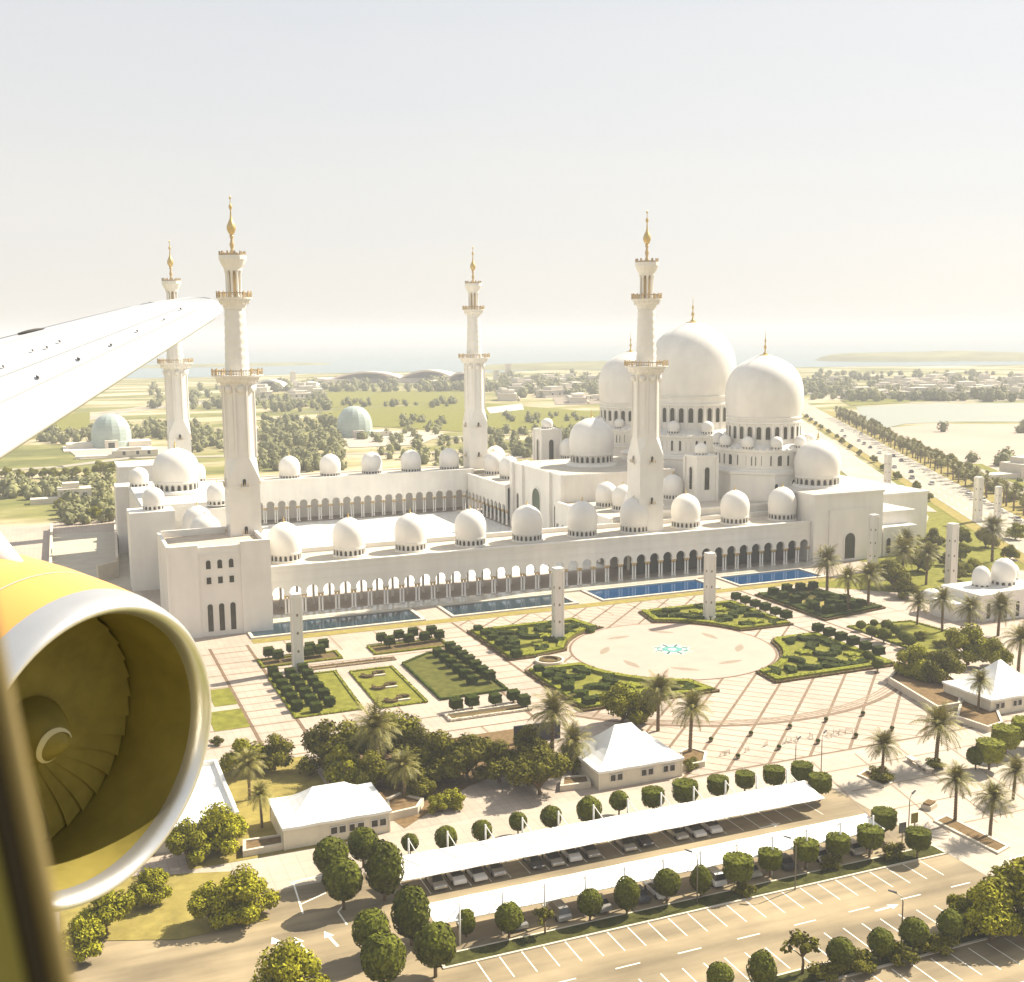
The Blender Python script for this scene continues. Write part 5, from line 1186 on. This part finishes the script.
def barrier_proto():
    t = thing('barrier', 'x', 'barrier'); mb = MB()
    for s_ in (-.8,.8): mb.cbox(s_,0,0,.08,.5,.06); mb.cbox(s_,0,.06,.06,.06,1.0)
    mb.build('frame', M_grey, t); m_ = MB()
    for z in (.35,.65,.95): m_.box(-.8,.8,-.03,.03,z,z+.08)
    m_.build('rails', M_grey, t); return Proto(t)
BR = barrier_proto()
for i,(px,py) in enumerate(((723,756),(727,755),(747,752),(766,746),(786,743),(791,742),(797,741),(811,738),(829,737),(836,735),(842,734),(849,733))):
    p = at(px,py); BR.put((p.x,p.y,.08), .2*i, .75, f'small tan crowd barrier, {ORD[i]} from the left on the plaza paving', 'crowd barriers on the plaza')
def bollard_proto():
    t = thing('planter_pot', 'x', 'planter'); mb = MB(); mb.lathe([(.35,0),(.5,.5),(.55,.6),(.4,.6)], 10); mb.build('pot', M_grey, t); c = MB(); c.lathe([(.45,.55),(.6,.8),(.4,1.1),(.05,1.2)], 9); c.build('plant', M_hedge, t); return Proto(t)
BP = bollard_proto()
for i,(px,py) in enumerate(((711,742),(738,759),(751,736),(779,750),(790,729),(818,744),(826,722),(856,738),(863,716),(892,731))):
    p = at(px,py); BP.put((p.x,p.y,.08), 0, .75, f'small dark planted pot on a plaza paving line, {ORD[i]} from the left', 'planted pots on the plaza')
def planter(poly, h, label, soil=True, wdt=.45):
    cx_ = sum(p[0] for p in poly)/len(poly); cy_ = sum(p[1] for p in poly)/len(poly); t = thing('planter', label, 'planter', (cx_,cy_,.03))
    q = offset_poly(poly, wdt); n = len(poly); a = sum(poly[i][0]*poly[(i+1)%n][1]-poly[(i+1)%n][0]*poly[i][1] for i in range(n)); mb = MB()
    vs = [(x,y,.03) for x,y in poly]+[(x,y,h) for x,y in poly]+[(x,y,h) for x,y in q]+[(x,y,.1) for x,y in q]; fs = []
    for i in range(n):
        j = (i+1)%n
        for k in range(3): f = (k*n+i,k*n+j,(k+1)*n+j,(k+1)*n+i); fs.append(f if a > 0 else f[::-1])
    mb.add(vs, fs); mb.build('wall', M_planter, t); MB().sheet(q, h*.8).build('soil', M_soil, t); return t
P2 = lambda L: [tuple(at(x,y)[:2]) for x,y in L]
planter(P2([(888,684),(937,714),(960,710),(962,690),(935,672),(905,665)]), 1.5, 'big curved pale planter wall holding trees right of the plaza')
planter(P2([(956,722),(988,733),(1003,728),(995,708),(975,703),(960,706)]), 1.2, 'smaller curved planter with one palm left of the tent at the right edge')
planter(P2([(388,822),(418,815),(424,806),(400,800),(386,806)]), 1.3, 'pale planter with a single palm right of the long low tent')
planter(P2([(678,772),(705,767),(707,757),(690,752),(680,756)]), 1.0, 'pale planter right of the peaked tent')
planter(P2([(560,792),(591,788),(588,780),(562,782)]), 1.0, 'low pale planter left of the peaked tent')
planter(P2([(933,822),(946,816),(1010,848),(998,855)]), .3, 'long brown planting bed with two palms near the right corner')
planter(P2([(1004,862),(1030,854),(1040,870),(1014,874)]), .3, 'short brown planting bed at the right edge')
planter(P2([(857,776),(866,770),(893,784),(884,788)]), .3, 'dark oval planting bed under a palm right of the upper carport')
planter(P2([(243,858),(285,850),(284,840),(243,846)]), 1.0, 'low white planter wall at the left corner of the long low tent')
be = thing('bench', 'long pale stone bench by the palm on the right plaza', 'bench', (*G2(920,767),.04)); a_, b2_ = Vector(G2(908,760)), Vector(G2(931,774)); d_ = (b2_-a_).normalized(); mb = MB()
an = math.atan2(d_.y,d_.x); m_ = (a_+b2_)/2; L_ = (b2_-a_).length; mb.cbox(m_.x,m_.y,.6,L_,1.1,.2,0,an); mb.build('seat', M_planter, be)
for s_ in (-.4,0,.4): MB().cbox(m_.x+d_.x*L_*s_, m_.y+d_.y*L_*s_, .04, .6, .9, .56, 0, an).build('leg', M_planter, be)
kb_ = thing('planter_box', 'small tan box planter between the palms near the right corner', 'planter', (*G2(929,808),.04)); c = G2(929,808); MB().cbox(c[0],c[1],.04,2.2,1.6,.7,0,.4).build('box', M_planter, kb_); MB().cbox(c[0],c[1],.74,1.8,1.2,.25,0,.4).build('soil', M_soil, kb_)
sc_ = thing('screen_wall', 'dark navy screen wall among the trees behind the peaked tent', 'wall', (*G2(535,742),0)); a_, b2_ = Vector(G2(514,744)), Vector(G2(560,738)); d_ = (b2_-a_); an = math.atan2(d_.y,d_.x); m_ = (a_+b2_)/2
MB().cbox(m_.x,m_.y,.04,d_.length,.4,3.2,0,an).build('panel', mat('navy_panel',(.02,.025,.04),.5), sc_)

# ------------------------------------------------------------------ beyond the mosque
def teal_building(px, py, label):
    p = at(px,py); t = thing('domed_hall', label, 'domed building', (p.x,p.y,0)); x,y = p.x,p.y
    mb = MB(); prof = [(12.5,4.5),(12.6,7)]+[(12.6*math.cos(i/9*math.pi/2)**.85, 7+15*math.sin(i/9*math.pi/2)) for i in range(1,10)]
    mb.lathe(prof, 16, (x,y,0), smooth=False); o = mb.build('dome', M_tealg, t)
    mb = MB(); mb.lathe([(13.4,0),(13.4,4.2),(12.8,4.5)], 32, (x,y,0), smooth=False); mb.build('base', M_tealg, t)
    mb = MB(); mb.box(x-5,x+3,y-16,y-12,0,5.6); mb.box(x-30,x+24,y-22,y+14,0,.6); mb.box(x+10,x+24,y-10,y+6,0.6,4); mb.box(x-28,x-12,y-6,y+8,.6,3.4); mb.build('porch', M_house, t)
    window(t, (x-1,y-16,.7), (0,-1), 4, 3.6, False, .4, 'doorway'); return t
teal_building(355,437,'pale teal domed hall, the nearer looking one in the middle of the fields')
teal_building(112,447,'pale teal domed hall at the left under the aircraft wing')
# arched stadium roofs far away
def arch_shell(pxa, pxb, py, hh, label, dep=120, m=M_pinkroof):
    a, b = Vector(at(pxa,py)), Vector(at(pxb,py)); mid = (a+b)/2; t = thing('stadium_roof', label, 'stadium', (mid.x,mid.y,0)); mb = MB(); d = (b-a); L = d.length; d.normalize(); nn = Vector((-d.y,d.x,0)); N = 20; vs = []; fs = []
    for k in range(5):
        u = k/4; wv = 1-.45*u
        for i in range(N+1):
            s = i/N*2-1; vs.append(tuple(mid+d*(s*L/2*wv)+nn*dep*u+Vector((0,0,max(0,hh*(1-s*s)*(1-.5*u*u)))))); 
    o = len(vs); vs += [(x,y,z-2.5) for x,y,z in vs]; W = N+1
    for k in range(4):
        for i in range(N): f = (k*W+i,k*W+i+1,(k+1)*W+i+1,(k+1)*W+i); fs.append(f); fs.append(tuple(o+q for q in f[::-1]))
    for i in range(N): fs.append((i,o+i,o+i+1,i+1)); fs.append((4*W+i,4*W+i+1,o+4*W+i+1,o+4*W+i))
    mb.add(vs, fs); mb.build('roof_shell', m, t)
    c = MB(); c.box(mid.x-L*.4,mid.x+L*.4,mid.y+20,mid.y+dep*.8,0,hh*.35); c.build('stand', M_house, t); return t
arch_shell(322,412,383,17,'broad pink arched stadium roof beyond the green fields, left one')
arch_shell(392,462,383,19,'pink arched stadium roof beyond the fields, just left of the lone minaret', 140)
arch_shell(440,482,387,20,'pink arched stadium roof partly behind the lone minaret', 100)
arch_shell(248,288,391,15,'white shell roof close to the tallest minaret', 60, M_tent)
arch_shell(296,318,389,10,'small white shell roof left of the stadium arches', 50, M_tent)
for (px,py,h,lab) in ((293,382,15,'thin pale tower left of the stadium roofs'),(508,378,22,'pale tower building right of the lone minaret'),(496,380,14,'low pale block right of the lone minaret')):
    p = at(px,py); t = thing('tower_block', lab, 'building', (p.x,p.y,0)); MB().cbox(p.x,p.y,0,7,7,h).build('wall', M_house, t); MB().cbox(p.x,p.y,h,7.6,7.6,1.0).build('roof', M_roof, t)
def villa_proto(sx, sy, h):
    t = thing('villa', 'x', 'house'); mb = MB(); mb.box(-sx/2,sx/2,-sy/2,sy/2,0,h); mb.box(-sx*.3,sx*.2,-sy*.4,sy*.3,h,h*1.6); mb.box(-sx*.7,sx*.7,-sy*.7,-sy*.66,0,1.8); mb.build('wall', M_house, t)
    for x in (-.3,0,.3): window(t, (sx*x,-sy/2,1.2), (0,-1), 1.6, 2.2, False, .2)
    r = MB(); r.box(-sx*.53,sx*.53,-sy*.53,sy*.53,h-.02,h+.35); r.build('roof', M_roof, t); return Proto(t)
VL = [villa_proto(16,12,4), villa_proto(24,14,5), villa_proto(12,12,6)]
random.seed(5)
for k in range(120):
    if k < 65: px, py = random.uniform(826,1030), random.uniform(380,399); lab, g = 'pale house in the hazy quarter beyond the highway', 'houses beyond the highway'
    elif k < 100: px, py = random.uniform(500,612), random.uniform(380,404); lab, g = 'pale house in the hazy town right of the lone minaret', 'houses right of the lone minaret'
    else: px, py = random.uniform(240,330), random.uniform(388,402); lab, g = 'pale house at the edge of the far fields on the left', 'houses on the far left fields'
    p = at(px,py); VL[k%3].put((p.x,p.y,.3), random.choice((-.2,.3,1.2)), random.uniform(.8,1.5), lab, g)
for (px,py,sx,sy,h,lab) in ((75,497,14,10,6,'small white house with dark windows left of the gatehouse'),(700,300,1,1,1,None),(1030,472,26,14,7,'pale building at the right edge beside the desert'),(250,437,10,10,9,'small white hall right of the tallest minaret'),(135,452,26,10,4,'long low white building beside the left teal dome')):
    if lab is None: continue
    p = at(px,py+4); t = thing('house', lab, 'house', (p.x,p.y,0)); mb = MB(); mb.cbox(p.x,p.y,0,sx,sy,h); mb.cbox(p.x-sx*.1,p.y,h,sx*.5,sy*.6,h*.4); mb.cbox(p.x-sx*.9,p.y-2,0,sx*.8,sy*.6,h*.4); mb.build('wall', M_house, t)
    for x in (-.25,.05,.3): window(t, (p.x+sx*x,p.y-sy/2,h*.35), (0,-1), 1.8, 2.2, False, .2)
# retaining walls of the forecourt on the left
for (q0,q1,h,lab) in (((50,600),(52,530),2.5,'low pale wall bounding the forecourt on its left side'),((98,582),(118,577),5.0,'short pale wall beside the gatehouse ramp'),((116,534),(118,577),6.0,'tall plain ramp wall left of the gatehouse')):
    a, b = at(*q0), at(*q1); d = (b-a); t = thing('wall', lab, 'wall', tuple((a+b)/2)); mb = MB(); mb.cbox((a.x+b.x)/2,(a.y+b.y)/2,0,Vector((d.x,d.y)).length,.8,h,0,math.atan2(d.y,d.x)); o = mb.build('wall_body', M_planter, t)
# rows of small trees on the left
for i,px in enumerate((6,20,32,44,54,65,76,88)): put_tree(px, 478+random.uniform(-1,1), T_MID[i%2], .95, f'round green tree, {ORD[i]} from the left in the row under the wing', 'row of trees under the wing')
for (px,py,sc,lab) in ((100,475,1.3,'tall green tree left of the corner block'),(112,478,1.4,'broad green tree touching the corner block'),(95,520,.9,'green tree on the forecourt lawn left of the corner block'),(60,510,.8,'tree behind the small white house on the left')): put_tree(px, py, T_MID[0], sc, lab)

# masses of trees too many to count
def wood(name, areas, m, s=1.0):
    mb = MB()
    for (px0,px1,py0,py1,n,hh) in areas:
        for _ in range(n):
            p = at(random.uniform(px0,px1), random.uniform(py0,py1)); R = hh*random.uniform(.55,1.1); H = R*random.uniform(1.0,1.5); cz = H*.8
            k = random.uniform(0,6); mb.lathe([(R*.4,.2),(R*.66,cz*.5),(R*.7,cz),(R*.5,cz+H*.45),(R*.12,cz+H*.66)], 7, (p.x,p.y,0), disp=lambda a,z: 1+.15*math.sin(2*a+k))
            for _ in range(44):
                d = rnd_dir(); q = random.uniform(.75,1.15); mb.leaf((p.x+d.x*R*q,p.y+d.y*R*q,max(.3,cz+d.z*H*.8*q)), d+Vector((random.gauss(0,.5),random.gauss(0,.5),.4)), R*.38*random.uniform(.5,1.3))
    o = mb.build(name, m); o['kind'] = 'stuff'; return o
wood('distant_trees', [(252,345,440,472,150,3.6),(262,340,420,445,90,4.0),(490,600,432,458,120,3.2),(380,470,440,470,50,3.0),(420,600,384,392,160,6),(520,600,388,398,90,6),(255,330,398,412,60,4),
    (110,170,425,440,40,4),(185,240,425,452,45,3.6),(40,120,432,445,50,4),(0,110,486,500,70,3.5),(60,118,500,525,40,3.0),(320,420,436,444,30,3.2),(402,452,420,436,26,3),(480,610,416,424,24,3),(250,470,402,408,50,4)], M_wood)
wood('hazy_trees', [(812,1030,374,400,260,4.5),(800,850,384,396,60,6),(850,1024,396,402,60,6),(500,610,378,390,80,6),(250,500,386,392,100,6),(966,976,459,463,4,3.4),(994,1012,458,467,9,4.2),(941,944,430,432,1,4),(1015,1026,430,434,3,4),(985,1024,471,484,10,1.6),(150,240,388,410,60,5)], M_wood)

# ------------------------------------------------------------------ the aircraft (built in the seat's own axes: x right, y up, z ahead)
M_alu = mat('polished_aluminium', (0.72,0.70,0.66), 0.32, metal=0.85, var=0.04, scale=3)
M_white = mat('aircraft_white', (0.74,0.73,0.70), 0.3, spec=0.5)
M_wing = mat('wing_grey', (0.50,0.50,0.49), 0.45, spec=0.4, var=0.04, scale=1.2)
M_orange = mat('orange_paint', (0.74,0.35,0.085), 0.35, spec=0.5)
M_duct = mat('duct_lining', (0.20,0.16,0.036), 0.45, spec=0.4, var=0.2, scale=2.5)
M_blade = mat('fan_blade', (0.19,0.152,0.035), 0.6, spec=0.2, var=0.2, scale=3)
M_spiral = mat('worn_cream_paint', (0.50, 0.44, 0.26), 0.6)
M_line = mat('panel_gap', (0.40,0.40,0.38), 0.6)
M_mark = mat('dark_fitting', (0.06,0.055,0.05), 0.6)
M_seal = mat('window_surround', (0.022,0.014,0.005), 0.7)
M_reveal = mat('window_reveal', (0.20,0.17,0.03), 0.6)
M_sealy = mat('window_seal_edge', (0.15,0.11,0.035), 0.6)
CB = Matrix(((RT.x,UP.x,FW.x,CAM.x),(RT.y,UP.y,FW.y,CAM.y),(RT.z,UP.z,FW.z,CAM.z),(0,0,0,1)))
toW = lambda p: tuple((CB @ Vector((p[0],p[1],p[2],1)))[:3])
EC = Vector((-2.678,-1.74,7.509)); _a, _b = RAD(61.9), RAD(-8.1)           # lip centre, then the direction to the rear
AXB = -Vector((math.sin(_a)*math.cos(_b), math.sin(_b), -math.cos(_a)*math.cos(_b)))
EU = Vector((0,1,0)).cross(AXB).normalized(); EV = AXB.cross(EU).normalized()
plane = thing('aircraft', 'white aircraft wing and orange engine nacelle filling the left side', 'aircraft', toW(EC+AXB*2))
def rev(prof, n=72, mi=0, mb=None, smooth=True):
    mb = mb or MB(); vs = []; fs = []
    for (r,s) in prof:
        for i in range(n):
            a = 2*math.pi*i/n; vs.append(toW(EC+AXB*s+EU*r*math.cos(a)+EV*r*math.sin(a)))
    for j in range(len(prof)-1):
        for i in range(n): fs.append((j*n+i,(j+1)*n+i,(j+1)*n+(i+1)%n,j*n+(i+1)%n))
    return mb.add(vs, fs, mi, smooth)
nac = rev([(1.071,.235),(1.10,.5),(1.13,.9),(1.14,1.3),(1.11,1.9),(1.03,2.6),(.9,3.2)]).build('nacelle', M_orange, plane)
rev([(.925,.14),(.93,.09),(.945,.045),(.965,.012),(.985,0.0),(1.003,.010),(1.028,.05),(1.052,.13),(1.072,.235)]).build('intake_lip', M_alu, nac)
rev([(.925,.14),(.905,.3),(.895,.6),(.90,.95)]).build('intake_duct', M_duct, nac)
fan = MB()
for k in range(36):
    a0 = 2*math.pi*k/36; vs = []
    for j in range(7):
        r = .22+.66*j/6; tw = RAD(4+4*j/6); ch = .13+.115*j/6; sw = .10*math.sin(j/6*2.2)
        for s_ in (-1,1):
            aa = a0+sw+s_*ch*math.cos(tw)/(2*max(r,.3)); vs.append(toW(EC+AXB*(.72+s_*ch*.5*math.sin(tw))+EU*r*math.cos(aa)+EV*r*math.sin(aa)))
    fan.add(vs, [(2*j,2*j+1,2*j+3,2*j+2) for j in range(6)], 0, True)
fan.build('fan_blades', M_blade, nac)
rev([(.0,.36),(.06,.385),(.13,.46),(.19,.56),(.235,.66),(.245,.8)], 40).build('spinner', M_blade, nac)
sp_ = MB(); vs = []
for i in range(26):
    t = i/25; th = 0.6+4.6*t; r = .05+.14*t; s0 = (.385+(r-.06)/.07*.075 if r < .13 else .46+(r-.13)/.06*.10)-.004; wd = .005+.011*math.sin(math.pi*t)
    for q in (-wd,wd): vs.append(toW(EC+AXB*(s0-.012+q*.9)+EU*(r+q)*math.cos(th)+EV*(r+q)*math.sin(th)))
sp_.add(vs, [(2*i,2*i+1,2*i+3,2*i+2) for i in range(25)]); sp_.build('spiral_mark', M_spiral, nac)
rev([(.885,.95),(.5,1.0),(.01,1.0)], 40).build('fan_case', M_duct, nac)
for s_ in (.62,1.35):                                          # panel joints round the cowling
    rr_ = 1.112 if s_ < 1 else 1.141
    rev([(rr_,s_),(rr_+.001,s_+.012)], 72).build('panel_joint', M_line, nac)
# pylon and the pale fairing over the nacelle
py_ = MB(); vs = []; 
for j in range(9):
    s = .95+2.9*j/8; h0 = 1.08-.0*j; hh = .10+.62*math.sin(min(1,j/5)*math.pi/2); wv = .06+.30*math.sin(min(1,j/4)*math.pi/2)
    for i in range(9):
        a = math.pi*i/8; vs.append(toW(EC+AXB*s+EU*(wv*math.cos(a))+EV*(h0-.15+(hh+.1)*math.sin(a))))
py_.add(vs, [(j*9+i,j*9+i+1,(j+1)*9+i+1,(j+1)*9+i) for j in range(8) for i in range(8)], 0, True); py_.build('pylon_fairing', M_white, plane)
# wing: sections from the root to the tip, leading edge towards the lower right
def camp(px, py, z): return Vector(((px-512)/F_PX*z, -(py-491)/F_PX*z, z))
LE0, LE1 = camp(-190,577,8.6), camp(214,318,17.0)
TE0, TE1 = camp(-420,440,13.5), camp(140,304,19.4)
NS, NA = 26, 17
mw = MB(); vs = []; upn = Vector((0,1,0))
secs = []
for i in range(NS+1):
    t = i/NS; le = LE0.lerp(LE1,t); te = TE0.lerp(TE1,t)
    secs.append((le,te))
tipc = [(camp(221,313,17.15), camp(150,302,19.0)),(camp(223,309,17.5), camp(168,300,18.6)),(camp(219,303,17.8), camp(190,297,18.3)),(camp(210,298.5,18.0), camp(203,297.2,18.1))]
secs += tipc
sp_dir = (LE1-LE0).normalized()
def sect(le, te, th):
    ch = te-le; L = ch.length; d = ch/L; nrm = d.cross(sp_dir); nrm = nrm if nrm.y > 0 else -nrm; nrm.normalize(); out = []
    for k in range(NA):                                         # upper side front to back, then the lower side
        x = (k/(NA-1))**1.6; y = th*L*(1.48*math.sqrt(x)-.63*x-1.76*x*x+1.42*x**3-.51*x**4)*1.0; out.append(le+d*L*x+nrm*y)
    for k in range(NA-2,0,-1):
        x = (k/(NA-1))**1.6; y = -.7*th*L*(1.48*math.sqrt(x)-.63*x-1.76*x*x+1.42*x**3-.51*x**4); out.append(le+d*L*x+nrm*y)
    return out
SS = [sect(le,te,.10 if i <= NS else .07) for i,(le,te) in enumerate(secs)]; Q = len(SS[0])
for s in SS: vs += [toW(p) for p in s]
fs = [(i*Q+k,(i+1)*Q+k,(i+1)*Q+(k+1)%Q,i*Q+(k+1)%Q) for i in range(len(SS)-1) for k in range(Q)]; fs.append([(len(SS)-1)*Q+k for k in range(Q)])
mw.add(vs, fs, 0, True); wing = mw.build('wing', M_wing, plane)
def onwing(t, x, up=.006):
    i = min(NS-1,int(t*NS)); f = t*NS-i; k = min(NA-2,int((x**(1/1.6))*(NA-1))); g = (x**(1/1.6))*(NA-1)-k
    p = SS[i][k].lerp(SS[i][k+1],g).lerp(SS[i+1][k].lerp(SS[i+1][k+1],g),f); le,te = secs[i]; d = (te-le).normalized(); n = d.cross(sp_dir); n = n if n.y > 0 else -n; return p+n.normalized()*up
def wline(name, x0, x1, t0, t1, m, parent=wing, N=30):
    mb = MB(); v = []
    for i in range(N+1):
        t = t0+(t1-t0)*i/N; v += [toW(onwing(t,x0)), toW(onwing(t,x1))]
    mb.add(v, [(2*i,2*i+1,2*i+3,2*i+2) for i in range(N)], 0, True); return mb.build(name, m, parent)
wline('slat_gap', .115, .128, .0, .985, M_line); wline('spar_line', .26, .266, .0, .97, M_line)
wline('aileron_gap', .73, .736, .3, .93, M_line)
def find(px, py):                                              # the spot of the wing's upper side seen at a pixel
    best = None
    for i in range(60):
        for k in range(40):
            q = onwing(.2+.79*i/60, .03+.9*k/40, 0); e = (512+F_PX*q.x/q.z-px)**2+(491-F_PX*q.y/q.z-py)**2
            if best is None or e < best[0]: best = (e, q)
    return best[1]
for (px,py,l) in ((82,362,.16),(38,381,.17),(112,347,.10),(60,344,.10),(48,348,.10),(33,352,.08),(3,368,.1),(2,397,.12),(140,332,.07),(164,321,.06),(182,311,.07)):
    p = find(px,py); mb = MB(); d = (secs[10][1]-secs[10][0]).normalized(); q = p+d*l*.7+sp_dir*l*.25; n = d.cross(sp_dir); n = (n if n.y > 0 else -n).normalized(); p = p+n*.01; q = q+n*.01
    ww = sp_dir*.011; mb.add([toW(v_) for v_ in (p-ww,p+ww,q+ww*.6,q-ww*.6,p-ww+n*.025,p+ww+n*.025,q+ww*.6+n*.02,q-ww*.6+n*.02)], [(0,3,2,1),(4,5,6,7),(0,1,5,4),(1,2,6,5),(2,3,7,6),(3,0,4,7)]); mb.build('vortex_fitting', M_mark, wing)
fl = MB(); c0 = camp(18,334,17.2); c1 = camp(46,328,17.5); ax_ = (c1-c0); L_ = ax_.length; ax_.normalize(); b1 = ax_.orthogonal().normalized(); b2 = ax_.cross(b1); vs = []
for j in range(9):
    u = j/8; rr = .03*math.sin(math.pi*min(1,.12+u*.88))**.7
    for i in range(8): a = 2*math.pi*i/8; vs.append(toW(c0+ax_*L_*u+(b1*math.cos(a)+b2*math.sin(a))*rr))
fl.add(vs, [(j*8+i,j*8+(i+1)%8,(j+1)*8+(i+1)%8,(j+1)*8+i) for j in range(8) for i in range(8)], 0, True); fl.build('track_fairing', M_mark, wing)
# near edge of the cabin window, soft because it is so close
wf = thing('window_frame', 'dark blurred edge of the aircraft cabin window at the lower left corner', 'window frame', toW((-.2,-.1,.30)))
def frame_ring(off, wdt, dep, m, name, z0):
    Z = z0; tilt = math.atan2(62,300); cx_, cy_ = .0525, -.035; hw_, hh_ = .185+off, .27+off; mb = MB(); N = 64; vs = []
    def pt(i, ex):
        a = 2*math.pi*i/N; c, s = math.cos(a), math.sin(a); n_ = 3.2; x = (hw_+ex)*math.copysign(abs(c)**(2/n_),c); y = (hh_+ex)*math.copysign(abs(s)**(2/n_),s)
        return (cx_+x*math.cos(tilt)-y*math.sin(tilt), cy_+x*math.sin(tilt)+y*math.cos(tilt))
    for i in range(N):
        for ex,dz in ((0,0),(0,dep),(wdt,dep),(wdt,0)):
            p = pt(i,ex); vs.append(toW((p[0],p[1],Z+dz)))
    mb.add(vs, [(i*4+k,((i+1)%N)*4+k,((i+1)%N)*4+(k+1)%4,i*4+(k+1)%4) for i in range(N) for k in range(4)], 0, True); return mb.build(name, m, wf)
frame_ring(0.0, .0048, .004, M_sealy, 'seal', .30); frame_ring(.0049, .0052, .004, M_seal, 'gasket', .299); frame_ring(.0102, .03, .004, M_reveal, 'reveal', .298)

# ------------------------------------------------------------------ haze (kept last: it needs the extents of the scene)
hz = bpy.data.materials.new('haze_air'); hz.use_nodes = True; n = hz.node_tree.nodes; n.clear()
pv = n.new('ShaderNodeVolumePrincipled'); pv.inputs['Density'].default_value = 0.00027; pv.inputs['Color'].default_value = (0.85, 0.86, 0.87, 1); pv.inputs['Anisotropy'].default_value = 0.0
mo = n.new('ShaderNodeOutputMaterial'); hz.node_tree.links.new(pv.outputs[0], mo.inputs['Volume'])
hb = MB(); hb.box(-30500,30500,-30500,30500,-1.0,112.0); ho = hb.build('haze', hz); ho['kind'] = 'stuff'
